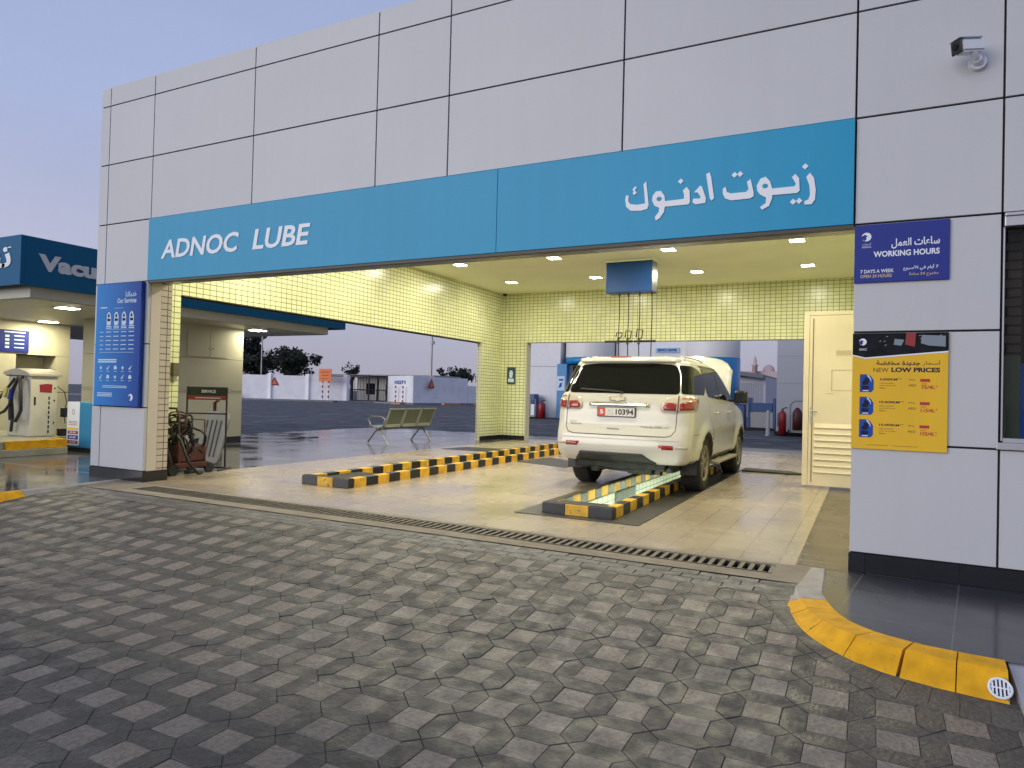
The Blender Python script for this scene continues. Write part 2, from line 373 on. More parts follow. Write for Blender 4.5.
# paving: squares and elongated hexagons on a mortar bed
def paver_mat():
    m = bpy.data.materials.new('concrete_pavers'); m.use_nodes = True; n = m.node_tree; b = n.nodes['Principled BSDF']
    a = n.nodes.new('ShaderNodeVertexColor'); a.layer_name = 'tone'
    g_ = n.nodes.new('ShaderNodeNewGeometry')
    t1 = n.nodes.new('ShaderNodeTexNoise'); t1.inputs['Scale'].default_value = 0.9; t1.inputs['Detail'].default_value = 6
    t2 = n.nodes.new('ShaderNodeTexNoise'); t2.inputs['Scale'].default_value = 45; t2.inputs['Detail'].default_value = 4
    t3 = n.nodes.new('ShaderNodeTexNoise'); t3.inputs['Scale'].default_value = 9; t3.inputs['Detail'].default_value = 5
    for t in (t1, t2, t3): n.links.new(g_.outputs['Position'], t.inputs['Vector'])
    prev = a.outputs['Color']
    for t, lo, hi, p0, p1 in ((t1, .84, 1.08, .38, .62), (t2, .70, 1.25, .3, .7), (t3, .93, 1.05, .35, .65)):
        mr = n.nodes.new('ShaderNodeMapRange'); mr.inputs[1].default_value = p0; mr.inputs[2].default_value = p1; mr.inputs[3].default_value = lo; mr.inputs[4].default_value = hi
        n.links.new(t.outputs[0], mr.inputs[0]); v = n.nodes.new('ShaderNodeMixRGB'); v.blend_type = 'MULTIPLY'; v.inputs[0].default_value = 1
        n.links.new(prev, v.inputs[1]); n.links.new(mr.outputs[0], v.inputs[2]); prev = v.outputs[0]
    n.links.new(prev, b.inputs['Base Color'])
    for sc, th, wd, dk_ in ((1.1, .60, .12, .74), (7.0, .67, .03, .5)):
        ts = n.nodes.new('ShaderNodeTexNoise'); ts.inputs['Scale'].default_value = sc; ts.inputs['Detail'].default_value = 7; ts.inputs['Roughness'].default_value = .6; n.links.new(g_.outputs['Position'], ts.inputs['Vector'])
        mr = n.nodes.new('ShaderNodeMapRange'); mr.inputs[1].default_value = th; mr.inputs[2].default_value = th+wd; mr.inputs[3].default_value = 1; mr.inputs[4].default_value = dk_
        n.links.new(ts.outputs[0], mr.inputs[0]); v = n.nodes.new('ShaderNodeMixRGB'); v.blend_type = 'MULTIPLY'; v.inputs[0].default_value = 1
        n.links.new(b.inputs['Base Color'].links[0].from_socket, v.inputs[1]); n.links.new(mr.outputs[0], v.inputs[2]); n.links.new(v.outputs[0], b.inputs['Base Color'])
    mr = n.nodes.new('ShaderNodeMapRange'); mr.inputs[1].default_value = .35; mr.inputs[2].default_value = .65; mr.inputs[3].default_value = .42; mr.inputs[4].default_value = .75
    n.links.new(t3.outputs[0], mr.inputs[0]); n.links.new(mr.outputs[0], b.inputs['Roughness'])
    bp = n.nodes.new('ShaderNodeBump'); bp.inputs['Strength'].default_value = .9; bp.inputs['Distance'].default_value = .006
    n.links.new(t2.outputs[0], bp.inputs['Height']); n.links.new(bp.outputs[0], b.inputs['Normal'])
    return m
pav = paver_mat()
P = .277; sq = .165; h_ = P/2; s_ = sq/2
vs = []; fs = []; cols = []
def paver(poly, tone, jz):
    """one raised block: bevelled top"""
    cx = sum(p[0] for p in poly)/len(poly); cy = sum(p[1] for p in poly)/len(poly)
    o = len(vs); n = len(poly); tz = [random.uniform(-.0015, .0015) for _ in range(2)]
    def sh(p, d_):
        dx, dy = p[0]-cx, p[1]-cy; L = math.hypot(dx, dy); return (p[0]-dx/L*d_, p[1]-dy/L*d_)
    for d_, z in ((.0008, -.012), (.0014, -.0022), (.0042, 0.0)):
        for p in poly:
            q = sh(p, d_); vs.append((q[0], q[1], zp(q[1])+z+jz+tz[0]*(q[0]-cx)/.1+tz[1]*(q[1]-cy)/.1))
    for k in range(n):
        k2 = (k+1) % n
        fs.append((o+k, o+k2, o+n+k2, o+n+k)); cols.append(tone)
        fs.append((o+n+k, o+n+k2, o+2*n+k2, o+2*n+k)); cols.append(tone)
    fs.append(tuple(o+2*n+k for k in range(n))); cols.append(tone)
ox, oy = -1.245, -1.066
for i in range(-38, 22):
    for j in range(-22, 3):
        cx, cy = ox+i*P, oy+j*P
        if cy > -.80: continue
        v1 = random.uniform(.86, 1.14); w1 = random.uniform(-.005, .007)
        lt = (.198*v1+w1, .165*v1, .133*v1-w1)
        if random.random() < .12: lt = tuple(q*.7 for q in lt)
        paver([(cx-s_, cy-s_), (cx+s_, cy-s_), (cx+s_, cy+s_), (cx-s_, cy+s_)], lt, random.uniform(-.002, .002))
        for hor in (0, 1):
            v1 = random.uniform(.90, 1.10); dk = (.077*v1, .068*v1, .056*v1)
            if hor: hx = [(cx-s_, cy+s_), (cx+s_, cy+s_), (cx+h_, cy+h_), (cx+s_, cy+P-s_), (cx-s_, cy+P-s_), (cx-h_, cy+h_)]
            else: hx = [(cx+s_, cy-s_), (cx+s_, cy+s_), (cx+h_, cy+h_), (cx+P-s_, cy+s_), (cx+P-s_, cy-s_), (cx+h_, cy-h_)]
            if hor and cy+P > -.80:
                hx = [(p[0], min(p[1], cy+h_+.02)) for p in hx]; hx = [(cx-s_, cy+s_), (cx+s_, cy+s_), (cx+h_, cy+h_), (cx-h_, cy+h_)]
            paver(hx, dk, random.uniform(-.002, .002))
# soldier rows by the drain
for r_ in range(3):
    yy = -.625-.105*r_
    for k in range(70):
        xx = -12.0+k*.21+(r_*.1)
        v1 = random.uniform(.75, 1.2)
        paver([(xx, yy-.10), (xx+.205, yy-.10), (xx+.205, yy), (xx, yy)], (.14*v1, .13*v1, .115*v1), random.uniform(-.001, .001))
rk = [(-.40, -.62), (-.385, -.9), (-.30, -1.2), (-.14, -1.50), (.02, -1.70), (.20, -1.85), (.42, -1.905), (.66, -1.93)]
for i_ in range(len(rk)-1):
    a_ = Vector(rk[i_]); b_2 = Vector(rk[i_+1]); nb = max(1, round((b_2-a_).length/.108)); t_ = (b_2-a_).normalized(); n_ = Vector((t_.y, -t_.x))
    if n_.x > 0 and n_.y > 0: n_ = -n_
    na = Vector((-.9, -.15)).lerp(Vector((-.1, -1)), i_/(len(rk)-2)); nb2 = Vector((-.9, -.15)).lerp(Vector((-.1, -1)), min(1, (i_+1)/(len(rk)-2)))
    na.normalize(); nb2.normalize()
    for k in range(nb):
        p0 = a_.lerp(b_2, k/nb); p1 = a_.lerp(b_2, (k+1)/nb); q0 = na.lerp(nb2, k/nb); q1 = na.lerp(nb2, (k+1)/nb); v1 = random.uniform(.75, 1.2)
        L1 = .215
        paver([tuple(p0-q0*.05), tuple(p1-q1*.05), tuple(p1+q1*L1), tuple(p0+q0*L1)], (.10*v1, .088*v1, .074*v1), .0035)
me = bpy.data.meshes.new('pavement'); me.from_pydata(vs, [], fs)
ca = me.color_attributes.new('tone', 'FLOAT_COLOR', 'CORNER')
buf = []
for p, c in zip(me.polygons, cols):
    for _ in range(p.loop_total): buf += [c[0], c[1], c[2], 1]
ca.data.foreach_set('color', buf); me.materials.append(pav); me.update()
o = bpy.data.objects.new('pavement', me); COL.objects.link(o); structure(o)
# bed under the pavers
bed = MB(); yl = [-.55, -.6, -.85, -1.07, -1.34, -1.62, -1.9, -2.17, -2.45, -2.8, -4, -9.0]
for a, b in zip(yl, yl[1:]):
    bed.add([(-15.25, b, zp(b)-.0075), (6, b, zp(b)-.0075), (6, a, zp(a)-.0075), (-15.25, a, zp(a)-.0075)], [(0, 1, 2, 3)])
structure(bed.build('paving_joints', mat('joint_sand', (.085, .078, .066), .95, worn=((.20, .18, .15), .50, 1.4), noise=.5, nscale=1.6)))

# concrete apron strip and floors, built as one flat sheet per surface with openings
def sheet(name, m, x0, x1, y0, y1, z, holes=()):
    xs = sorted({x0, x1, *[q for h in holes for q in h[:2]]}); ys = sorted({y0, y1, *[q for h in holes for q in h[2:]]})
    s = MB()
    for a, b in zip(xs, xs[1:]):
        for c, d_ in zip(ys, ys[1:]):
            if any(h[0] <= a and b <= h[1] and h[2] <= c and d_ <= h[3] for h in holes): continue
            s.add([(a, c, z), (b, c, z), (b, d_, z), (a, d_, z)], [(0, 1, 2, 3)])
    return structure(s.build(name, m))
PR = (-3.12, -2.32, .98, 8.6); PL = (-6.75, -5.95, 1.15, 9.9)      # pit kerb outlines
kw = .115
hR = (PR[0]+kw, PR[1]-kw, PR[2]+kw, PR[3]-kw); hL = (PL[0]+kw, PL[1]-kw, PL[2]+kw, PL[3]-kw)
DR = (-8.0, -.61, -.42, -.13)                                       # drain slot
sheet('concrete_strip', conc, -8.75, -.36, -.62, -.05, .0, [DR])
sheet('bay_floor', floor_m, -8.75, -.48, -.05, 12.2, .001, [hR, hL])
sheet('plank_floor', strip_m, -.48, .3, -.05, 12.2, .001)
sheet('wet_walkway', wet_m, -15.25, -8.75, .2, 13.6, .001)
sheet('rear_apron', conc_grey, -8.75, 6, 12.2, 13.6, .001)

# ------------------------------------------------------------------ kerbs and sidewalks in front
def smooth_path(pts, n=6):
    q = []
    for i in range(len(pts)-1):
        p0 = pts[max(i-1, 0)]; p1 = pts[i]; p2 = pts[i+1]; p3 = pts[min(i+2, len(pts)-1)]
        for k in range(n):
            t = k/n
            q.append(tuple(.5*((2*p1[a])+(-p0[a]+p2[a])*t+(2*p0[a]-5*p1[a]+4*p2[a]-p3[a])*t*t+(-p0[a]+3*p1[a]-3*p2[a]+p3[a])*t**3) for a in range(2)))
    q.append(pts[-1]); return q
def kerb(name, path, side, ncol, sizes, widths):
    """path = inner top edge; side=+1 outer is to the right of travel"""
    pts = smooth_path(path, 8); L = [0]
    for a, b in zip(pts, pts[1:]): L.append(L[-1]+math.hypot(b[0]-a[0], b[1]-a[1]))
    def at(s):
        s = max(0, min(L[-1], s))
        for i in range(len(L)-1):
            if s <= L[i+1]:
                t = (s-L[i])/max(1e-9, L[i+1]-L[i]); a, b = pts[i], pts[i+1]
                T = Vector((b[0]-a[0], b[1]-a[1])).normalized()
                return Vector((a[0]+(b[0]-a[0])*t, a[1]+(b[1]-a[1])*t)), T
    m = MB(); s = 0; k = 0
    while s < L[-1]-.05:
        e_ = min(L[-1], s+sizes[min(k, len(sizes)-1)]); mi = 0 if k < ncol else 1; N = 5; rings = []
        for q in range(N+1):
            ss = s+.0028+(e_-s-.0056)*q/N; p, T = at(ss); nrm = Vector((T.y, -T.x))*side
            f = min(1, ss/max(.01, L[-1])); wt = widths[0]+(widths[1]-widths[0])*min(1, .25+ss/.9); tp = wt*.60; pz = zp(p.y)
            row = []
            for off, z in ((-.0, -.12), (0, -.002), (.008, .006), (tp-.015, .004), (tp, -.010), (tp+(wt-tp)*.8, None), (wt, -.4)):
                c = p+nrm*off
                if z is None: z = zp(c.y)-.006
                row.append((c.x, c.y, z+.002))
            rings.append(row)
        vs_ = [v for r_ in rings for v in r_]; nn = 7
        m.add(vs_, [(i*nn+j, i*nn+j+1, (i+1)*nn+j+1, (i+1)*nn+j) for i in range(N) for j in range(nn-1)], mi)
        m.add(rings[0], [list(range(nn))], mi); m.add(rings[-1], [list(range(nn))[::-1]], mi)
        s = e_; k += 1
    ob = m.build(name, [kerbgrey, yellow]); structure(ob); return pts, at, L[-1]
rp = [(-.262, -.06), (-.25, -.45), (-.235, -.84), (-.12, -1.26), (.03, -1.47), (.22, -1.575), (.42, -1.62), (.655, -1.64)]
pts_r, at_r, LR = kerb('kerb', rp, 1 if False else -1, 2, [.38, .36, .30, .27, .27, .27, .27, .27], (.145, .30)) if False else kerb('kerb', rp, 1, 2, [.50, .42, .20, .20, .20, .20, .20, .20, .20], (.145, .30))
lp = [(-8.93, .19), (-8.90, -.3), (-8.86, -.8), (-8.835, -1.25), (-8.86, -1.8), (-9.1, -2.5), (-9.6, -2.9), (-10.4, -3.0), (-13, -3.0)]
pts_l, at_l, LL = kerb('kerb', lp, -1, 4, [.4, .36, .36, .36, .4], (.15, .22))
# raised dark sidewalk at the right pillar
sw = MB(); poly = [(p[0], p[1]) for p in pts_r]+[(.66, -.0-1.64), (.66, -1.6), (6, -1.6), (6, -.0), (-.262, 0.0)]
poly = [(p[0], p[1]) for p in pts_r]+[(6, -1.64), (6, .3), (-.262, .3)]
sw.add([(p[0], p[1], .0) for p in poly], [list(range(len(poly)))]); structure(sw.build('sidewalk', side_m))
sw = MB(); sw.add([(.650, -1.62, -.006), (6, -1.62, -.006), (6, -2.25, -.150), (.662, -2.25, -.150), (.662, -1.645, -.4), (6, -1.645, -.4), (6, -2.25, -.4), (.662, -2.25, -.4)], [(0, 1, 2, 3), (4, 7, 6, 5), (0, 3, 7, 4), (1, 5, 6, 2), (3, 2, 6, 7), (0, 4, 5, 1)]); structure(sw.build('concrete_ramp', mat('pale_concrete', (.38, .39, .42), .7, noise=.15)))
# raised wet walkway at the left pillar
sw = MB(); poly = [(p[0], p[1]) for p in pts_l]+[(-15.25, -3.0), (-15.25, .2)]
sw.add([(p[0], p[1], .0) for p in poly], [list(range(len(poly)))[::-1]]); sw.add([(-9.5, .19, .0), (-8.7, .19, 0), (-8.7, -.05, 0), (-8.9, -.05, 0)], [(0, 1, 2, 3)]) if False else None
structure(sw.build('wet_walkway', wet_m))
sw = MB(); sw.add([(-8.92, -.05, .002), (-8.75, -.05, .002), (-8.75, .2, .002), (-8.93, .2, .002)], [(0, 1, 2, 3)]); sw.add([(-8.89, -.62, .0), (-8.75, -.62, .0), (-8.75, -.05, .0), (-8.91, -.05, .0)], [(0, 1, 2, 3)])
structure(sw.build('concrete_strip', conc))

# ------------------------------------------------------------------ drain
t = thing('trench_drain', (-4.3, -.27, 0), 'long rusty slotted trench drain across the bay entrance', 'drain')
m = MB(); m.box(DR[0], DR[1], DR[2]-.0, DR[2]+.012, -.1, .003); m.box(DR[0], DR[1], DR[3]-.012, DR[3], -.1, .003)
m.box(DR[0], DR[1], -.42+.012, -.13-.012, -.12, -.1); m.build('channel', mat('drain_dirt', (.02, .018, .015), .9), t)
m = MB(); n = 98
for k in range(n+1):
    xx = DR[0]+.012+k*(DR[1]-DR[0]-.024)/n
    m.box(xx-.017, xx+.017, DR[2]+.012, DR[3]-.012, -.03, .001)
m.box(DR[0], DR[1], DR[2]+.012, DR[2]+.03, -.03, .0015); m.box(DR[0], DR[1], DR[3]-.03, DR[3]-.012, -.03, .0015)
m.build('grating', mat('drain_iron', (.13, .112, .085), .6, .3, noise=.4, nscale=6), t)
# small round outlet in the last kerb block
t = thing('kerb_outlet', (.60, -1.8, 0), 'small round white grille set in the end of the yellow kerb', 'drain grille')
c0 = Vector((.585, -1.865, -.066)); nv = Vector((-.03, -.80, .60)).normalized(); ax = Vector((1, 0, 0)); bx_ = nv.cross(ax)
def kf(u, v, w): q = c0+ax*u+bx_*v+nv*w; return (q.x, q.y, q.z)
m = MB(); m.lathe([(.040, .004), (.040, .014), (.050, .014), (.053, .004)], kf, 28, closed=True); m.build('rim', white_p, t)
m = MB(); m.lathe([(.0, .005), (.041, .005)], kf, 24); m.build('hole', dark, t)
m = MB()
for k in (-2, -1, 0, 1, 2):
    u = k*.0155; hh = math.sqrt(.039**2-u*u); m.prism([(u-.004, -hh), (u+.004, -hh), (u+.004, hh), (u-.004, hh)], lambda a, b, w: kf(a, b, .007+w), .006)
m.prism([(-.039, -.003), (.039, -.003), (.039, .003), (-.039, .003)], lambda a, b, w: kf(a, b, .0075+w), .007); m.build('grille', white_p, t)

# ================================================================== MAIN BUILDING
CX = dict(a=-9.540, b=-9.341, c=-8.411, d=-6.576, e=-4.736, f=-3.822, g=-1.981, h=-.110, i=.829, j=2.67, k=4.5)
RZ = dict(roof=5.357, r1=5.105, r2=4.288, r3=3.462, bb=2.642, p1=1.816, p2=.977, bot=.144)
LI = -9.30; BW = 11.6; CZ = 4.13; LZ = 2.66; BLZ = 2.74
bld = thing('lube_bay_building', (-4.3, 0, 0), 'large grey panelled service bay building, open fronted with yellow lit tiled interior', 'building')
gp = .0075
m = MB()
def pan(x0, x1, z0, z1): m.box(x0+gp, x1-gp, -.0, .045, z0+gp, z1-gp, .003)
order = 'abcdefghijk'
for r0_, r1_, cs in (('r1', 'roof', 'abcdeghijk'), ('r2', 'r1', 'abcdefghijk'), ('r3', 'r2', 'abcdefghijk')):
    cs = 'abcdefghijk' if r0_ == 'r1' else cs
    if r0_ != 'r1': cs = 'abcdefghijk'
    for u, v in zip(cs, cs[1:]):
        pan(CX[u], CX[v], RZ[r0_], RZ[r1_])
for u, v in (('a', 'b'), ('b', 'c')):
    pan(CX[u], CX[v], RZ['bb'], RZ['r3'])
    for lo, hi in (('p1', 'bb'), ('p2', 'p1'), ('bot', 'p2')): pan(CX[u], CX[v], RZ[lo], RZ[hi])
pan(CX['h'], CX['i'], RZ['bb'], RZ['r3'])
for u, v in (('i', 'j'), ('j', 'k')): pan(CX[u], CX[v], RZ['bb'], RZ['r3'])
for lo, hi in (('p1', 'bb'), ('p2', 'p1'), ('bot', 'p2')): pan(CX['h'], CX['i'], RZ[lo], RZ[hi])
for u, v in (('i', 'j'), ('j', 'k')): pan(CX[u], CX[v], RZ['bot'], RZ['p2'])
# left flank cladding
for k in range(7):
    y0 = .048+k*1.85
    for lo, hi in (('r1', 'roof'), ('r2', 'r1'), ('r3', 'r2'), ('bb', 'r3')): m.box(CX['a']-.0, CX['a']+.04, y0+gp, min(12.0, y0+1.85)-gp, RZ[lo]+gp, RZ[hi]-gp, .003)
m.build('cladding_panel', clad, bld)
# backing walls (dark in the joints)
m = MB(); xb0, xb1 = CX['a']+.012, CX['k']-.01
m.box(xb0, xb1, .022, .30, RZ['bb']+.012, RZ['roof']-.012)
m.box(xb0, CX['c']-.012, .022, .30, .02, RZ['bb']+.012)
m.box(CX['h']+.012, CX['i']-.004, .022, .30, .02, RZ['bb']+.012)
m.box(CX['i']-.004, xb1, .022, .30, .02, RZ['p2']-.01)
m.box(CX['a']+.02, CX['a']+.1, .3, 12.0, RZ['bb'], RZ['roof']-.03)
m.build('wall_core', dark, bld)
m = MB(); m.box(CX['a']+.004, CX['k'], .004, .3, RZ['roof']-.006, RZ['roof']+.012); m.box(CX['a']+.004, CX['k'], .3, 12.0, 5.0, 5.05); m.build('roof', clad, bld)
# pillar returns: cream metal strip then mosaic tile
m = MB(); m.box(CX['c']-.03, CX['c']-.003, .0455, .19, RZ['bot'], RZ['bb']); m.build('pillar_return', clad_warm, bld)
# tiled walls
m = MB()
m.box(CX['a']+.11, LI, .36, 1.16, .0, CZ)                                       # left wall stub
m.box(CX['a']+.11, LI, 1.16, 10.4, LZ, CZ)                                      # left lintel
m.box(CX['a']+.11, LI, 10.4, BW+.3, .0, CZ)
m.box(CX['a']+.1, CX['c']-.01, .31, .355, .0, RZ['bb']+.5)
m.box(LI+.001, -8.55, BW, BW+.3, .0, CZ)                                        # back wall left pier
m.box(-8.55, .30, BW, BW+.3, BLZ, CZ)                                           # back lintel
m.box(.30, .45, .305, BW+.3, .0, CZ)                                            # right wall
m.box(-.09, .30, .305, .5, .0, CZ)
m.box(LI+.001, .30, .305, .42, RZ['bb']+.12, CZ)                                # inside of the front wall
m.box(CX['c'], CX['h'], .06, .30, RZ['bb']-.004, RZ['bb']+.008)                  # tiled soffit of the front lintel
m.build('tile_wall', tilew, bld)
m = MB(); m.box(CX['c']-.2, CX['c']-.006, .195, .3545, .144, RZ['bb']); m.build('pillar_tile', tile_mat('pillar_tile', (.60, .53, .44), (.55, .48, .39), (.10, .08, .06), .125, .085, .006, 0, .3, noise=.08), bld)  # duller, pinker tile colour stands in for missing bay lamp light
m = MB(); m.box(-9.36, -9.31, 10.385, 10.398, 0, LZ); m.build('corner_trim', cream_w, bld); m = MB(); m.box(-8.548, -8.53, BW+.02, BW+.28, 0, BLZ); m.build('corner_trim', cream_w, bld)
m = MB(); m.box(LI, .30, .42, BW, CZ, CZ+.05); m.build('ceiling', ceil_m, bld)
# skirtings
for q in ((CX['a']-.002, CX['c']-.0305, -.004, .05, 0, .142), (CX['c']-.03, CX['c']-.0005, -.004, .362, 0, .142), (CX['a']-.002, CX['a']+.05, .051, 1.16, 0, .142),
          (CX['h'], CX['k'], -.004, .05, 0, .142), (LI, LI+.012, 10.4, BW, 0, .12), (LI+.013, -8.54, BW-.012, BW, 0, .12), (LI, LI+.012, .363, 1.16, 0, .12)):
    m = MB(); m.box(*q); m.build('skirting', skirt_m, bld)
# window on the right: frame, glass, sill
m = MB(); zt, zb = RZ['bb'], RZ['p2']+.03
m.box(CX['i']+.01, CX['k'], -.03, .03, zt-.10, zt-.03, .005); m.box(CX['i']+.01, CX['k'], -.045, .03, zt-.03, zt-.008, .004)
m.box(CX['i']+.008, CX['i']+.018, .01, .1, zb+.03, zt-.1); m.box(CX['i']+.02, CX['k'], .0, .1, zb+.02, zb+.05)
wf = m.build('window', mat('window_aluminium', (.48, .48, .50), .35, .5), bld)
m = MB(); m.box(CX['i']-.02, CX['k'], -.03, .1, zb-.03, zb+.018, .004); m.build('sill', mat('window_aluminium', (.48, .48, .50)), wf)
m = MB(); m.box(CX['i']+.04, CX['k'], .05, .056, zb+.05, zt-.1)
gl = bpy.data.materials.new('clear_glass'); gl.use_nodes = True; b_ = gl.node_tree.nodes['Principled BSDF']
b_.inputs['Roughness'].default_value = 0.03; b_.inputs['Base Color'].default_value = (.01, .012, .014, 1); b_.inputs['Alpha'].default_value = .22
m.build('glass', gl, wf)
m = MB(); m.box(CX['i']+.13, CX['k'], .075, .085, zb+.05, 1.58); m.build('window_banner', royal, bld)
m = MB(); m.box(.50, .52, .35, 4.0, 0, 4.1); m.box(.52, 4.5, .45, .5, 0, 4.1); m.build('office_wall', tile_mat('office_brick', (.40, .33, .24), (.34, .28, .2), (.10, .08, .06), .25, .07, .008, .5, .6), bld); m = MB(); m.box(.83, 1.3, .43, .449, 1.03, 1.66); m.build('office_painted_glow', mat('pale_green', (.34, .44, .30), .6), bld)  # brightened brick and added green panel stand in for room light
m = MB(); m.box(CX['i']+.13, CX['k'], .075, .085, 1.585, zt-.1); m.build('window_screen', dark, bld)

# door leaf, standing open across the end of the bay's right wall
m = MB(); dx0, dx1, dy, dh = -.86, .30, 5.4, 2.63
m.box(dx0, dx0+.075, dy-.004, dy+.05, .03, dh, .004)
m.box(dx0+.08, dx1, dy, dy+.045, .03, dh-.06, .003)
m.box(dx0+.08, dx1, dy-.002, dy+.05, dh-.055, dh, .003)
dr = m.build('door', door_m, bld, 'cream metal door with louvred lower half')
m = MB(); m.box(dx0+.12, dx0+.135, dy-.006, dy+.001, .08, dh-.1); m.build('seam', mat('door_seam', (.25, .18, .1), .7), dr)
m = MB()
for k in range(8):
    z0 = .22+k*.095
    m.add([(dx0+.16, dy-.003, z0), (dx1, dy-.003, z0), (dx1, dy-.028, z0+.012), (dx0+.16, dy-.028, z0+.012), (dx0+.16, dy-.003, z0+.075), (dx1, dy-.003, z0+.075)], [(0, 1, 2, 3), (3, 2, 5, 4), (0, 3, 4)])
m.build('louvre', door_m, dr)
m = MB(); m.box(dx0+.10, dx0+.13, dy-.012, dy, .95, 1.2, .004); m.cyl((dx0+.115, dy-.05, 1.14), (dx0+.2, dy-.05, 1.14), .011); m.cyl((dx0+.115, dy, 1.14), (dx0+.115, dy-.05, 1.14), .011); m.cyl((dx0+.115, dy, .98), (dx0+.115, dy-.02, .98), .012); m.build('handle', steel, dr)
m = MB(); m.box(dx0+.44, dx0+.64, dy-.006, dy, 1.98, 2.05, .002); m.box(dx0+.38, dx0+.395, dy-.003, dy, 1.45, 1.75); m.box(dx0+.38, dx0+.7, dy-.003, dy, 1.45, 1.46); m.box(dx0+.38, dx0+.7, dy-.003, dy, 1.75, 1.76); m.box(dx0+.30, dx0+.42, dy-.003, dy, 1.40, 1.41); m.build('door_plate', mat('door_plate', (.55, .45, .3), .5), dr)

# ------------------------------------------------------------------ ceiling lights
warm = (1.0, .945, .76)
lens_m = mat('lamp_lens', (.9, .9, .8), .4, emit=(1, .95, .75), es=38)
first = None
rows = ['nearest the front wall', 'second from the front wall', 'third from the front wall', 'nearest the back wall']
colsn = ['above the left wall side', 'above the left pit', 'left of the hose box', 'above the open door side']
for j, yy in enumerate((2.25, 4.75, 7.25, 9.75)):
    for i, xx in enumerate((-8.1, -5.83, -3.44, -1.15)):
        lab = f'square recessed downlight {colsn[i]}, row {rows[j]}'
        if first is None:
            t = thing('ceiling_light', (0, 0, 0), lab, 'ceiling light', 'downlights in the bay ceiling')
            q = MB()
            q.box(-.15, .15, -.15, -.12, -.012, .0); q.box(-.15, .15, .12, .15, -.012, .0); q.box(-.15, -.12, -.12, .12, -.012, .0); q.box(.12, .15, -.12, .12, -.012, .0)
            q.build('frame', white_p, t, local=True)
            q = MB(); q.box(-.119, .119, -.119, .119, -.009, -.001); q.build('diffuser', lens_m, t, local=True); first = t
        else: t = copy_tree(first); t['label'] = lab
        t.location = (xx, yy, CZ)
        L = bpy.data.lights.new('bay_lamp', 'AREA'); L.energy = (54, 38, 35, 32)[j]; L.size = .26; L.color = warm; L.shape = 'SQUARE'
        lo = bpy.data.objects.new('bay_lamp', L); lo.location = (xx, yy, CZ-.03); COL.objects.link(lo); lo.parent = None

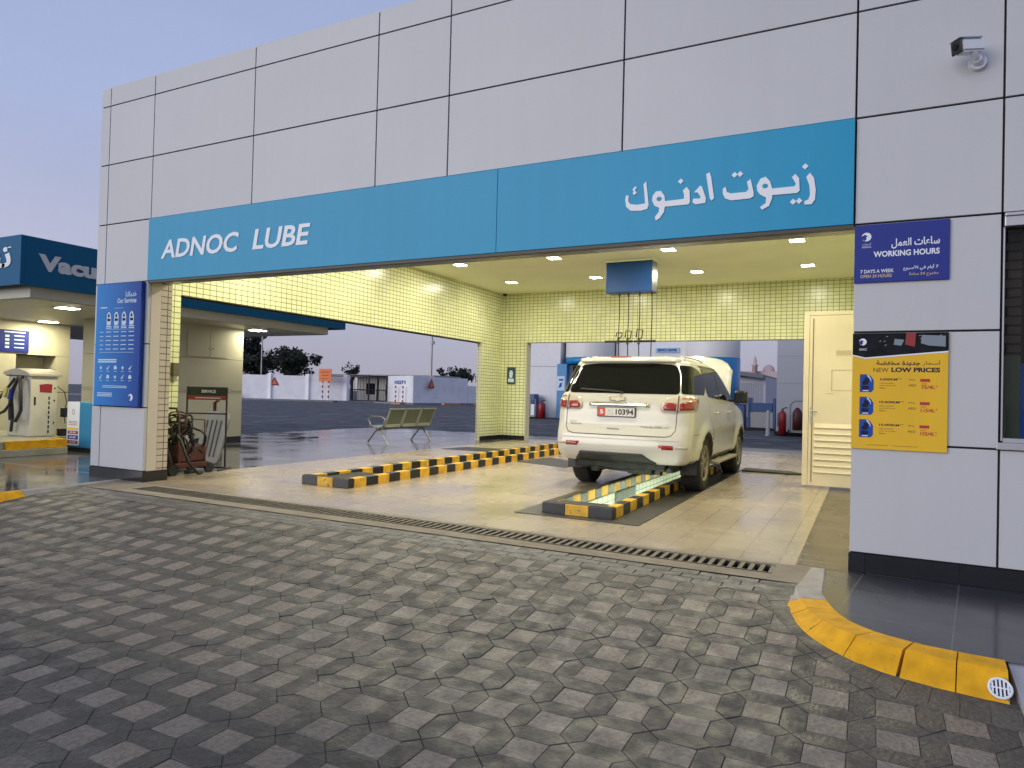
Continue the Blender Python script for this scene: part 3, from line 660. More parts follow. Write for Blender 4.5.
# ------------------------------------------------------------------ fascia sign
t = thing('fascia_sign', (-4.3, -.03, 2.642), 'long teal fascia band with white lettering over the bay opening', 'sign')
m = MB(); zs0, zs1 = RZ['bb'], RZ['r3']-.006
m.box(CX['c']+.004, -3.222, -.03, .03, zs0, zs1, .003); m.box(-3.218, CX['h']-.006, -.03, .03, zs0, zs1, .003); m.build('panel', teal, t)
m = MB(); m.box(CX['c'], CX['h']-.003, -.02, .055, zs0-.028, zs0-.002); m.build('edge_trim', mat('dark_trim', (.05, .045, .04), .5), t)
m = MB(); text_fit(m, 'ADNOC', -8.14, -6.73, 2.905, 3.145, front(-.031), shear=.16, bold=.022, th=.006); text_fit(m, 'LUBE', -6.50, -5.60, 2.905, 3.145, front(-.031), shear=.16, bold=.022, th=.006)
m.build('latin_lettering', white_p, t)
AR = {'kaf': [(-1.766, 3.135), (-1.742, 3.159), (-1.733, 3.086), (-1.716, 2.946), (-1.729, 2.916), (-1.786, 2.906), (-1.878, 2.915), (-1.918, 2.953), (-1.929, 3.018), (-1.921, 3.055), (-1.897, 3.048), (-1.901, 3.003), (-1.882, 2.974), (-1.821, 2.961), (-1.748, 2.967), (-1.755, 3.044)],
 'mark': [(-1.864, 3.101), (-1.841, 3.125), (-1.825, 3.115), (-1.843, 3.092), (-1.824, 3.065), (-1.853, 3.05), (-1.861, 3.074), (-1.852, 3.082)],
 'noon': [(-1.422, 3.041), (-1.39, 3.07), (-1.364, 3.034), (-1.36, 2.936), (-1.372, 2.92), (-1.574, 2.92), (-1.574, 2.968), (-1.41, 2.97), (-1.411, 3.011)],
 'wow': [(-1.682, 3.025), (-1.654, 3.06), (-1.609, 3.059), (-1.579, 3.014), (-1.569, 2.947), (-1.58, 2.875), (-1.615, 2.826), (-1.65, 2.807), (-1.658, 2.839), (-1.625, 2.88), (-1.621, 2.915), (-1.662, 2.936), (-1.685, 2.981)],
 'dal': [(-1.327, 3.015), (-1.277, 3.068), (-1.26, 3.055), (-1.227, 2.955), (-1.232, 2.917), (-1.312, 2.914), (-1.338, 2.932), (-1.332, 2.964), (-1.277, 2.958), (-1.271, 2.974), (-1.297, 3.012)],
 'alif': [(-1.229, 3.159), (-1.2, 3.17), (-1.188, 3.132), (-1.16, 2.948), (-1.18, 2.931), (-1.195, 2.951), (-1.224, 3.126)],
 'teh': [(-1.091, 3.019), (-1.069, 3.033), (-1.058, 2.99), (-1.027, 2.974), (-0.906, 2.973), (-0.886, 2.992), (-0.9, 3.056), (-0.872, 3.074), (-0.848, 2.971), (-0.846, 2.933), (-0.871, 2.917), (-1.021, 2.916), (-1.069, 2.936), (-1.09, 2.976)],
 'wow2': [(-0.824, 3.016), (-0.795, 3.069), (-0.756, 3.079), (-0.723, 3.039), (-0.706, 2.982), (-0.704, 2.9), (-0.727, 2.84), (-0.78, 2.814), (-0.795, 2.837), (-0.752, 2.867), (-0.749, 2.91), (-0.799, 2.941), (-0.819, 2.974)],
 'yeh': [(-0.715, 2.978), (-0.538, 2.977), (-0.529, 2.997), (-0.559, 3.053), (-0.533, 3.074), (-0.506, 3.036), (-0.5, 2.939), (-0.519, 2.922), (-0.708, 2.925)],
 'zain': [(-0.454, 3.04), (-0.428, 3.071), (-0.398, 3.028), (-0.384, 2.936), (-0.388, 2.856), (-0.411, 2.822), (-0.461, 2.823), (-0.465, 2.85), (-0.436, 2.861), (-0.424, 2.9), (-0.43, 2.971)]}
m = MB(); fz = front(-.031)
k_ = 0
for q in AR.values(): m.prism(q, fz, .006+.0004*k_); k_ += 1
for (x_, z_) in [(-1.441, 3.124), (-0.999, 3.125), (-0.955, 3.126), (-0.547, 2.856), (-0.503, 2.858), (-0.463, 3.126)]:
    r_ = .024; m.prism([(x_-r_, z_), (x_, z_-r_), (x_+r_, z_), (x_, z_+r_)], fz, .006)
m.build('arabic_lettering', white_p, t)
m = MB()
for (x_, z_, r_) in [(-1.625, 2.993, .018), (-.760, 3.005, .018)]:
    m.prism([(x_+r_*1.2*math.cos(a*math.pi/6), z_+r_*math.sin(a*math.pi/6)) for a in range(12)], lambda u, v, w: (u, -.0375-.004-w, v), .002)
m.build('letter_counter', teal, t)

def bars(mb, x0, x1, z, h, fn, w=.0012, n=1, gap=.02, jit=.15):
    for k in range(n): mb.prism([(x0, z-k*gap), (x1-random.random()*jit*(x1-x0), z-k*gap), (x1-random.random()*0, z-k*gap+h), (x0, z-k*gap+h)] if False else [(x0, z-k*gap), (x1, z-k*gap), (x1, z-k*gap+h), (x0, z-k*gap+h)], fn, w)
# ------------------------------------------------------------------ working hours sign
x0, x1, z0, z1 = -.105, .513, 2.19, 2.628
t = thing('hours_sign', (.2, -.02, 2.19), 'navy blue working hours sign with white Arabic and English text', 'sign')
m = MB(); m.box(x0, x1, -.022, -.001, z0, z1, .002); m.build('panel', navy, t)
F = front(-.0225); m = MB()
u = lambda f: x0+(x1-x0)*f
v = lambda f: z1-(z1-z0)*f
text_fit(m, arab('ساعات العمل'), u(.40), u(.90), v(.44), v(.27), F, bold=.02, th=.001)
text_fit(m, 'WORKING HOURS', u(.21), u(.90), v(.57), v(.47), F, bold=.03, th=.001)
text_fit(m, '7 DAYS A WEEK', u(.07), u(.43), v(.84), v(.78), F, bold=.015, th=.001)
text_fit(m, arab('7 أيام في الأسبوع'), u(.53), u(.89), v(.83), v(.74), F, bold=.015, th=.001)
m.build('lettering', white_p, t)
m = MB(); text_fit(m, 'OPEN 24 HOURS', u(.07), u(.41), v(.92), v(.865), F, bold=.015, th=.001); text_fit(m, arab('مفتوح 24 ساعة'), u(.59), u(.89), v(.93), v(.86), F, bold=.01, th=.001)
m.build('yellow_lettering', mat('gold_letter', (.62, .47, .18), .5), t)
def emblem(mb, cx, cz, r, fn, cut):
    mb.prism([(cx+r*math.cos(a*math.pi/14), cz+r*math.sin(a*math.pi/14)) for a in range(28)], fn, .0012, 0)
    f2 = lambda u_, v_, w: fn(u_, v_, w+.0016)
    mb.prism([(cx-r*1.02, cz+.15*r), (cx-.3*r, cz+.55*r), (cx+.25*r, cz+.15*r), (cx-.1*r, cz-.05*r), (cx+.05*r, cz-.45*r), (cx-.35*r, cz-.9*r), (cx-.95*r, cz-.45*r)], f2, .0008, 1)
m = MB(); emblem(m, u(.13), v(.21), .033, F, 1)
m.build('emblem', [white_p, navy], t)
m = MB(); text_fit(m, arab('أدنوك'), u(.085), u(.18), v(.36), v(.315), F, th=.001); text_fit(m, 'ADNOC', u(.08), u(.185), v(.40), v(.37), F, th=.001); m.build('small_lettering', white_p, t)

# ------------------------------------------------------------------ price poster
x0, x1, z0, z1 = -.105, .516, .935, 1.805
t = thing('price_poster', (.2, -.02, .93), 'yellow low prices poster with three oil bottles and dark engine photo on top', 'poster')
m = MB(); m.box(x0, x1, -.022, -.001, z0, z1, .001); m.build('panel', poster_y, t)
F = front(-.0225)
m = MB(); m.prism([(x0, z1), (x0, v(.185)), (u(.14), v(.21)), (x1, v(.155)), (x1, z1)], F, .001); m.build('photo_strip', mat('photo_black', (.010, .011, .015), .6, spec=.15, noise=.8, nscale=14), t)
m = MB(); m.prism([(x0, v(.185)), (u(.14), v(.21)), (x1, v(.155)), (x1, v(.168)), (u(.14), v(.222)), (x0, v(.197))], lambda a, b, w: (a, -.0236-w, b), .001); m.build('white_swoosh', white_p, t)
m = MB(); m.prism([(u(.57), z1), (u(.56), v(.10)), (u(.66), v(.12)), (u(.67), z1)], lambda a, b, w: (a, -.0238-w, b), .0008); m.build('red_sleeve', red, t)
m = MB(); m.prism([(u(.73), v(.02)), (u(.72), v(.09)), (u(.8), v(.11)), (u(.97), v(.12)), (u(.97), v(.03))], lambda a, b, w: (a, -.0238-w, b), .0008)
m.prism([(u(.45), v(.05)), (u(.44), v(.1)), (u(.52), v(.11)), (u(.55), v(.06))], lambda a, b, w: (a, -.0238-w, b), .0008)
for k in range(14):
    a_ = random.uniform(.18, .97); b_ = random.uniform(.02, .14); m.prism([(u(a_), v(b_)), (u(a_+.02), v(b_)), (u(a_+.025), v(b_-.008)), (u(a_), v(b_-.005))], lambda a, b, w: (a, -.0238-w, b), .0006)
m.build('engine_highlight', mat('photo_grey', (.20, .24, .28), .5), t)
m = MB(); emblem(m, u(.11), v(.075), .026, lambda a, b, w: (a, -.0238-w, b), 1); m.build('emblem', [white_p, navy], t)
m = MB(); text_fit(m, 'ADNOC', u(.07), u(.155), v(.15), v(.13), lambda a, b, w: (a, -.0238-w, b), th=.001); m.build('emblem_lettering', white_p, t)
ink = mat('poster_ink', (.018, .018, .045), .6, spec=.15)
m = MB()
text_fit(m, arab('أسعار'), u(.74), u(.92), v(.28), v(.235), F, th=.001); text_fit(m, arab('جديدة مخفضة'), u(.26), u(.72), v(.285), v(.235), F, bold=.03, th=.001)
text_fit(m, 'NEW', u(.23), u(.39), v(.335), v(.30), F, th=.001); text_fit(m, 'LOW PRICES', u(.42), u(.92), v(.335), v(.295), F, bold=.04, th=.001)
ys_ = [.375, .57, .765]
for k, (yy, a_) in enumerate(zip(ys_, ('5,000KM**', '10,000KM**', '15,000KM**'))):
    text_fit(m, a_, u(.30), u(.53 if k == 0 else .56), v(yy+.035), v(yy+.012), F, bold=.03, th=.001)
    text_fit(m, 'Fully synthetic', u(.30), u(.45), v(yy+.063), v(yy+.05), F, th=.0008); text_fit(m, 'motor oil 4L pack', u(.30), u(.47), v(yy+.083), v(yy+.07), F, th=.0008); text_fit(m, 'filter', u(.30), u(.37), v(yy+.103), v(yy+.09), F, th=.0008)
    text_fit(m, 'Was', u(.60), u(.67), v(yy+.03), v(yy+.016), F, th=.0008); text_fit(m, 'AED', u(.60), u(.68), v(yy+.08), v(yy+.062), F, th=.0008)
bars(m, u(.18), u(.40), v(.965), .002, F); bars(m, u(.44), u(.7), v(.965), .002, F)
m.build('lettering', ink, t)
rp_ = mat('price_red', (.45, .02, .03), .5)
m = MB()
for k, (yy, a_) in enumerate(zip(ys_, ('75/4L*', '115/4L*', '155/4L*'))):
    m.prism([(u(.72), v(yy+.04)), (u(.82), v(yy+.04)), (u(.82), v(yy+.015)), (u(.72), v(yy+.015))], F, .0008)
    text_fit(m, 'AED', u(.73), u(.79), v(yy+.062), v(yy+.05), F, th=.0008); text_fit(m, a_, u(.73), u(.90), v(yy+.10), v(yy+.068), F, bold=.03, th=.001)
m.build('price_lettering', rp_, t)
for k, yy in enumerate(ys_):
    m = MB(); a0, a1, b0, b1 = u(.085), u(.235), v(yy+.135), v(yy-.02)
    m.prism([(a0, b0), (a1-.015, b0), (a1, b0+.02), (a1, b1-.045), (a1-.02, b1-.012), (a1-.05, b1), (a0, b1)], F, .001)
    ob = m.build('bottle_icon', royal, t)
    G2 = lambda a, b, w: (a, -.0237-w, b)
    m = MB(); m.prism([(a0, b1), (a0+.03, b1), (a0+.012, b1-.012), (a0, b1-.012)], G2, .0008); m.build('red_corner', red, ob)
    m = MB(); m.prism([(a0+.018, b0+.055), (a0+.05, b0+.055), (a0+.062, b0+.075), (a0+.06, b0+.1), (a0+.035, b0+.118), (a0+.03, b0+.09), (a0+.015, b0+.075)], G2, .0008); m.prism([(a0+.015, b0+.02), (a0+.062, b0+.024), (a0+.062, b0+.045), (a0+.015, b0+.05)], G2, .0008); m.build('bottle_shape', ink, ob)
    m = MB(); m.prism([(a0+.045, b1-.006), (a0+.06, b1-.01), (a0+.075, b1-.035), (a0+.078, b1-.06), (a0+.068, b1-.035)], G2, .0009); m.prism([(a0+.02, b0+.008), (a0+.06, b0+.008), (a0+.06, b0+.014), (a0+.02, b0+.014)], G2, .0009); m.build('white_gleam', white_p, ob)

# ------------------------------------------------------------------ services board on the left pillar
x0, x1, z0, z1 = -9.41, -8.47, .985, 2.63
t = thing('services_board', (-9.0, -.04, .98), 'tall blue services board with bottle pictures on the left pillar', 'sign')
bm_ = bpy.data.materials.new('blue_print'); bm_.use_nodes = True; n_ = bm_.node_tree; b_ = n_.nodes['Principled BSDF']; b_.inputs['Roughness'].default_value = .5; b_.inputs['Specular IOR Level'].default_value = .2
g_ = n_.nodes.new('ShaderNodeNewGeometry'); sp_ = n_.nodes.new('ShaderNodeSeparateXYZ'); n_.links.new(g_.outputs['Position'], sp_.inputs[0])
mr_ = n_.nodes.new('ShaderNodeMapRange'); mr_.inputs[1].default_value = x0; mr_.inputs[2].default_value = x1; n_.links.new(sp_.outputs['X'], mr_.inputs[0])
cr_ = n_.nodes.new('ShaderNodeValToRGB'); cr_.color_ramp.elements[0].color = (.03, .24, .62, 1); cr_.color_ramp.elements[1].color = (.012, .055, .30, 1); n_.links.new(mr_.outputs[0], cr_.inputs[0]); n_.links.new(cr_.outputs[0], b_.inputs['Base Color'])
m = MB(); m.box(x0, x1, -.06, -.002, z0, z1, .004); m.build('panel', bm_, t)
F = front(-.0605); u = lambda f: x0+(x1-x0)*f; v = lambda f: z1-(z1-z0)*f
pale = mat('pale_print', (.55, .68, .82), .5)
m = MB(); text_fit(m, arab('خدماتنا'), u(.66), u(.90), v(.115), v(.07), F, bold=.02, th=.002); text_fit(m, 'Our Services', u(.48), u(.90), v(.165), v(.125), F, bold=.02, th=.002)
for k in range(5):
    for j in range(4): bars(m, u(.24+j*.17), u(.36+j*.17), v(.40+k*.035), .010, F, .001)
    bars(m, u(.10), u(.18), v(.40+k*.035), .008, F, .001)
for j in range(4): bars(m, u(.24+j*.17), u(.36+j*.17), v(.355), .012, F, .001, 2, .022)
bars(m, u(.10), u(.88), v(.355+.21), .004, F, .001); bars(m, u(.24), u(.88), v(.378), .003, F, .001)
bars(m, u(.08), u(.50), v(.63), .018, F, .001, 2, .028); bars(m, u(.2), u(.75), v(.84), .008, F, .001, 2, .02); bars(m, u(.08), u(.42), v(.90), .010, F, .001, 3, .02); bars(m, u(.1), u(.25), v(.20), .015, F, .001)
bars(m, u(.42), u(.62), v(.205), .004, F, .001)
m.build('lettering', pale, t)
for j in range(4):
    m = MB(); cx = u(.30+j*.17); cz = v(.29)
    m.prism([(cx-.045, cz-.085), (cx+.03, cz-.085), (cx+.045, cz-.06), (cx+.045, cz+.03), (cx+.02, cz+.085), (cx-.01, cz+.095), (cx-.045, cz+.06)], F, .002)
    ob = m.build('bottle_icon', pale, t)
    m = MB(); m.prism([(cx-.03, cz-.03), (cx+.03, cz-.03), (cx+.035, cz+.0), (cx-.03, cz+.01)], front(-.063), .001); m.prism([(cx-.03, cz+.03), (cx+.02, cz+.02), (cx+.01, cz+.06), (cx-.01, cz+.07)], front(-.063), .001); m.build('bottle_label', ink, ob)
m = MB()
for k in range(2):
    for j in range(5):
        cx = u(.15+j*.165); cz = v(.69+k*.075); sh_ = (j+k) % 3; r_ = .03
        if sh_ == 0: pts = [(cx+r_*math.cos(a*math.pi/5+math.pi/2)*(1 if a % 2 == 0 else .5), cz+r_*math.sin(a*math.pi/5+math.pi/2)*(1 if a % 2 == 0 else .5)) for a in range(10)]
        elif sh_ == 1: pts = [(cx-.03, cz-.015), (cx-.01, cz-.03), (cx+.03, cz+.025), (cx+.02, cz+.03), (cx-.01, cz-.005), (cx-.02, cz+.005)]
        else: pts = [(cx-.03, cz-.02), (cx+.03, cz-.02), (cx+.03, cz+.01), (cx+.015, cz+.03), (cx-.015, cz+.03), (cx-.03, cz+.01)]
        m.prism(pts, F, .0012); bars(m, cx-.03, cx+.03, cz-.05, .006, F, .001)
m.build('service_icon', pale, t)
m = MB(); emblem(m, u(.84), v(.925), .045, F, 1); m.build('emblem', [white_p, royal], t)

# ------------------------------------------------------------------ security camera on the facade
t = thing('security_camera', (.60, 0, 3.78), 'white bullet security camera with black face high on the right facade', 'security camera')
m = MB(); m.cyl((.665, 0.0, 3.735), (.665, -.04, 3.735), .058, .054, 24); m.cyl((.665, -.04, 3.735), (.65, -.10, 3.735), .036, .03, 16); m.build('mount', white_p, t)
m = MB(); m.tube([(.65, -.09, 3.735), (.64, -.12, 3.74), (.62, -.15, 3.77)], .026, 10); m.build('arm', white_p, t)
d = Vector((-.80, -.55, -.12)).normalized(); sx = d.cross(Vector((0, 0, 1))).normalized(); uz = sx.cross(d)
c0 = Vector((.60, -.15, 3.80))
def cf(a, b, c): return tuple(c0+d*a+sx*b+uz*c)
def cbox(a0, a1, b0, b1, c0_, c1_, bev=.0):
    bm = bmesh.new(); bmesh.ops.create_cube(bm, size=1)
    for q in bm.verts: q.co = ((a0+a1)/2+q.co.x*(a1-a0), (b0+b1)/2+q.co.y*(b1-b0), (c0_+c1_)/2+q.co.z*(c1_-c0_))
    if bev: bmesh.ops.bevel(bm, geom=bm.edges[:], offset=bev, segments=3, affect='EDGES')
    for q in bm.verts: q.co = cf(*q.co)
    return bm
m = MB(); m.bm(cbox(-.09, .09, -.045, .045, -.045, .045, .014), smooth=False); m.build('housing', white_p, t)
m = MB(); m.bm(cbox(-.07, .115, -.05, .05, .047, .053, .002)); m.build('sun_shield', mat('shield_blue', (.45, .52, .58), .35), t)
m = MB(); m.bm(cbox(.0905, .108, -.047, .047, -.047, .0465, .006)); ob = m.build('face', black_pl, t)
m = MB(); m.cyl(cf(.108, 0, 0), cf(.114, 0, 0), .024, .024, 20); m.build('lens', glass_dark, ob)

# ================================================================== PITS
def pit(name, p, depth, label, lit):
    t = thing(name, ((p[0]+p[1])/2, (p[2]+p[3])/2, 0), label, 'inspection pit')
    x0, x1, y0, y1 = p; zt = .12; m = MB(); st = .25
    def blocks(a, b, fixed0, fixed1, along, start):
        n = max(1, round((b-a)/st)); L_ = (b-a)/n
        for k in range(n):
            mi = (k+start) % 2
            lo, hi = a+k*L_, a+(k+1)*L_
            if along == 'y': m.box(fixed0, fixed1, lo+.0008, hi-.0008, -.02, zt+random.uniform(-.002, .002), .007, mi)
            else: m.box(lo+.0008, hi-.0008, fixed0, fixed1, .0, zt+random.uniform(-.002, .002), .007, mi)
    blocks(y0+kw+.002, y1-kw-.002, x0, x0+kw, 'y', 0); blocks(y0+kw+.002, y1-kw-.002, x1-kw, x1, 'y', 0)
    blocks(x0, x1, y0, y0+kw, 'x', 1); blocks(x0, x1, y1-kw, y1, 'x', 1)
    m.build('kerb', [pityellow, pitblack], t)
    m = MB(); m.box(x0+.012, x1-.012, y0+.012, y0+kw-.004, zt-.004, zt+.006, .003)
    if lit: m.box(x0+.010, x0+kw-.006, y0+kw+.01, y1-kw, zt-.004, zt+.0055, .003)
    m.build('kerb_capping', mat('dirty_kerb_top', (.025, .024, .022), .6, noise=.7, nscale=9), t)
    m = MB(); i0, i1, j0, j1 = x0+kw, x1-kw, y0+kw, y1-kw
    m.box(i0-.05, i0, j0-.05, j1+.05, -depth, .0); m.box(i1, i1+.05, j0-.05, j1+.05, -depth, .0)
    m.box(i0, i1, j0-.05, j0, -depth, .0); m.box(i0, i1, j1, j1+.05, -depth, .0); m.box(i0, i1, j0, j1, -depth-.05, -depth)
    m.build('lining', tile_mat('pit_tile', (.72, .75, .66), (.66, .70, .61), (.16, .18, .15), .2, .1, .008, 0, .25, noise=.2), t)
    if lit:
        for k, yy in enumerate((2.6, 4.6, 6.6)):
            m = MB(); m.cyl((i0+.035, yy-.3, -.42), (i0+.035, yy+.3, -.42), .018, .018, 10); m.build('tube_lamp', mat('pit_tube', (.8, .9, .8), .5, emit=(.85, 1, .85), es=9), t)
            L = bpy.data.lights.new('pit_lamp', 'AREA'); L.energy = 45; L.size = .5; L.color = (.90, 1, .84)
            lo = bpy.data.objects.new('pit_lamp', L); lo.location = (i0+.08, yy, -.45); lo.rotation_euler = (0, R(-70), 0); COL.objects.link(lo)
    return t
tR = pit('inspection_pit', PR, 1.3, 'lit inspection pit with yellow and black kerb under the white car', True)
tL = pit('inspection_pit', PL, 1.3, 'empty inspection pit with yellow and black kerb left of the car', False)
m = MB(); m.box(PR[0]+kw+.001, PR[0]+kw+.012, 3.1, 4.0, -1.0, -.02); m.build('steel_plate', mat('pit_steel', (.06, .075, .06), .5, noise=.4, nscale=8), tR)
# rusty cover boards over the near end of the left pit
m = MB()
for k in range(9): m.box(PL[0]+kw+.005, PL[1]-kw-.005, PL[2]+kw+.01+k*.1, PL[2]+kw+.1+k*.1, .06, .085, .004)
m.build('cover_board', mat('dirty_board', (.035, .03, .024), .7, noise=.6, nscale=20), tL)
m = MB()
m.box(PR[0]+kw+.002, PR[1]-kw-.002, PR[2]+kw, PR[2]+kw+.2, .04, .112, .006); m.build('cover_board', mat('sooty_board', (.022, .02, .018), .6, noise=.6, nscale=14), tR)
dm = mat('dark_rubber_mat', (.030, .028, .024), .45, noise=.3, nscale=8)
def mat_sheet(poly, label):
    m = MB(); m.prism(poly, lambda a, b, w: (a, b, .0025+w), .006); o = m.build('floor_mat', dm); tag(o, label, 'mat'); return o
mat_sheet([(-3.38, .82), (-2.0, .82), (-2.0, 7.2), (-2.315, 7.2), (-2.315, .975), (-3.125, .975), (-3.125, 7.2), (-3.38, 7.2)], 'dark steel floor plate framing the pit under the white car')
mat_sheet([(-5.9, 5.9), (-4.75, 5.5), (-4.6, 6.3), (-5.75, 7.1)], 'dark wet rubber mat between the left pit and the car')
mat_sheet([(-8.55, 7.35), (-7.4, 7.5), (-7.3, 8.3), (-8.4, 8.25)], 'dark rubber mat on the far side of the left pit')
m = MB(); m.prism([(-1.98, 7.05), (-1.2, 7.0), (-.98, 7.12), (-1.2, 7.42), (-1.98, 7.52)], lambda a, b, w: (a, b, .0025+w), .03); tag(m.build('cable_ramp', mat('dark_olive_rubber', (.035, .035, .02), .6)), 'low dark rubber ramp on the floor beside the front wheel', 'floor ramp')

# ================================================================== WHITE CAR (rear at y=0 in car space, length 4.88)
carpaint = mat('pearl_white_paint', (.56, .535, .495), 0.22, 0.0, coat=.6)
CARX, CARY = -2.925, 2.87
car = thing('parked_car', (CARX, CARY, 0), 'white seven seat SUV over the pit with its bonnet raised', 'car')
#        z     yr    b     w     rc    yf    bf
LV = [(.41, .13, .06, .85, .16, 4.62, .25),
      (.46, .065, .07, .905, .17, 4.72, .28),
      (.54, .015, .07, .930, .18, 4.80, .28),
      (.64, .00, .07, .940, .18, 4.86, .28),
      (.76, .02, .07, .945, .18, 4.87, .28),
      (.84, .055, .06, .948, .18, 4.86, .28),
      (.92, .085, .06, .948, .17, 4.82, .28),
      (1.05, .10, .06, .945, .16, 4.64, .30),
      (1.13, .115, .06, .940, .16, 4.30, .30),
      (1.22, .135, .06, .932, .16, 3.76, .25),
      (1.31, .165, .06, .918, .17, 3.52, .20),
      (1.40, .205, .065, .900, .18, 3.34, .18),
      (1.53, .275, .07, .872, .19, 3.06, .16),
      (1.65, .335, .08, .840, .20, 2.80, .14),
      (1.72, .360, .09, .812, .20, 2.62, .12),
      (1.77, .370, .10, .778, .20, 2.46, .12),
      (1.805, .395, .11, .730, .20, 2.28, .12),
      (1.83, .460, .12, .660, .20, 2.05, .12),
      (1.848, .600, .12, .560, .20, 1.80, .12),
      (1.858, .800, .10, .400, .18, 1.55, .10)]
def lv(z):
    if z <= LV[0][0]: return LV[0][1:]
    for i in range(len(LV)-1):
        if z <= LV[i+1][0]:
            a, b = LV[i], LV[i+1]; p = LV[max(i-1, 0)]; q = LV[min(i+2, len(LV)-1)]
            t = (z-a[0])/(b[0]-a[0]); h = b[0]-a[0]; r_ = []
            for k in range(1, 7):
                ma = (b[k]-p[k])/(b[0]-p[0])*h if p is not a else (b[k]-a[k]); mb_ = (q[k]-a[k])/(q[0]-a[0])*h if q is not b else (b[k]-a[k])
                r_.append((2*t**3-3*t*t+1)*a[k]+(t**3-2*t*t+t)*ma+(-2*t**3+3*t*t)*b[k]+(t**3-t*t)*mb_)
            return tuple(r_)
    return LV[-1][1:]
WY = (1.08, 3.925); WZ = .385
def flare(y, z):
    f = 0
    for wy in WY:
        d_ = math.hypot(y-wy, z-WZ)
        f = max(f, .028*math.exp(-((d_-.46)/.10)**2) if d_ > .40 else .028)
    return f*max(0, min(1, (1.12-z)/.2))-.012*math.exp(-((z-.62)/.14)**2)*(1 if 1.6 < y < 3.4 else max(0, 1-min(abs(y-1.6), abs(y-3.4))/.2))
def sidex_(w, y, z): return w*(1-.055*max(0, (y-3.7)/1.1)**2-.02*max(0, (1.3-y)/1.3)**2)+flare(y, z)
NR, NC, NS, NF = 12, 9, 44, 6
def outline(z):
    yr, b, w, rc, yf, bf = lv(z); P_ = []
    xe = w*(1-.02)-rc; yc = yr+b*(xe/w)**2
    for k in range(NR): x = xe*k/NR; P_.append((x, yr+b*(x/w)**2))
    sl = 2*b*xe/w/w; xs0 = sidex_(w, yc+rc, z)
    for k in range(NC+1):
        t = k/NC*math.pi/2
        P_.append((xe+(xs0-xe)*math.sin(t)**.9, yc+sl*(xs0-xe)*0.35*math.sin(t)+(rc)*(1-math.cos(t))-0*sl))
    ya = P_[-1][1]; rf = min(.22, (yf-ya)*.3); yfc = yf-bf-rf
    for k in range(1, NS+1):
        y = ya+(yfc-ya)*k/NS; P_.append((sidex_(w, y, z), y))
    xw = P_[-1][0]; xf = xw-rf
    for k in range(1, NF+1):
        t = k/NF*math.pi/2; P_.append((xf+rf*math.cos(t), yfc+rf*math.sin(t)))
    for k in range(1, 9):
        f = 1-k/8; P_.append((xf*f, yf-bf*f*f))
    return P_
OC = {}
def ol(z):
    k = round(z, 4)
    if k not in OC: OC[k] = outline(z)
    return OC[k]
def P_s(s, z):
    """point at signed arc length s from the middle of the rear"""
    o_ = ol(z); a = abs(s); sg = 1 if s >= 0 else -1
    for p, q in zip(o_, o_[1:]):
        L_ = math.hypot(q[0]-p[0], q[1]-p[1])
        if a <= L_ or q is o_[-1]:
            t = a/max(L_, 1e-9); return Vector((sg*(p[0]+(q[0]-p[0])*t), p[1]+(q[1]-p[1])*t, z))
        a -= L_
def P_y(y, z, sg=1):
    o_ = ol(z)[NR:NR+NC+NS+NF]
    for p, q in zip(o_, o_[1:]):
        if p[1] <= y <= q[1]:
            t = (y-p[1])/max(q[1]-p[1], 1e-9); return Vector((sg*(p[0]+(q[0]-p[0])*t), y, z))
    p = o_[0] if y < o_[0][1] else o_[-1]
    return Vector((sg*p[0], y, z))
zl = []
for i in range(len(LV)-1):
    n_ = max(2, int((LV[i+1][0]-LV[i][0])/.022))
    zl += [LV[i][0]+(LV[i+1][0]-LV[i][0])*k/n_ for k in range(n_)]
zl.append(LV[-1][0])
vs_ = []; fs_ = []; M_ = len(ol(.5)); N_ = 2*M_-2
for z in zl:
    o_ = ol(z)
    ring = [(p[0], p[1], z) for p in o_]+[(-p[0], p[1], z) for p in o_[-2:0:-1]]
    vs_ += ring
for i in range(len(zl)-1):
    for k in range(N_): fs_.append((i*N_+k, i*N_+(k+1) % N_, (i+1)*N_+(k+1) % N_, (i+1)*N_+k))
fs_.append(tuple(range(N_))[::-1])
# crowned roof cap
top = (len(zl)-1)*N_
for j, (f, dz) in enumerate(((.75, .005), (.45, .009), (.15, .011))):
    cyy = sum(p[1] for p in ol(zl[-1]))/M_
    for k in range(N_):
        v_ = vs_[top+k]; vs_.append((v_[0]*f, cyy+(v_[1]-cyy)*f, zl[-1]+dz))
    o0 = top+j*N_ if j == 0 else len(vs_)-2*N_; o1 = len(vs_)-N_
    for k in range(N_): fs_.append((o0+k, o0+(k+1) % N_, o1+(k+1) % N_, o1+k))
fs_.append(tuple(range(len(vs_)-N_, len(vs_))))
mb = MB(); mb.add(vs_, fs_, 0, True)
body = mb.build('body', [carpaint, black_pl], car, local=True)
# wheel arches cut with cylinders
cut = MB()
for wy in WY:
    for sg in (-1, 1): cut.cyl((sg*.60, wy, WZ), (sg*1.15, wy, WZ), .435, .435, 56, mi=0)
    
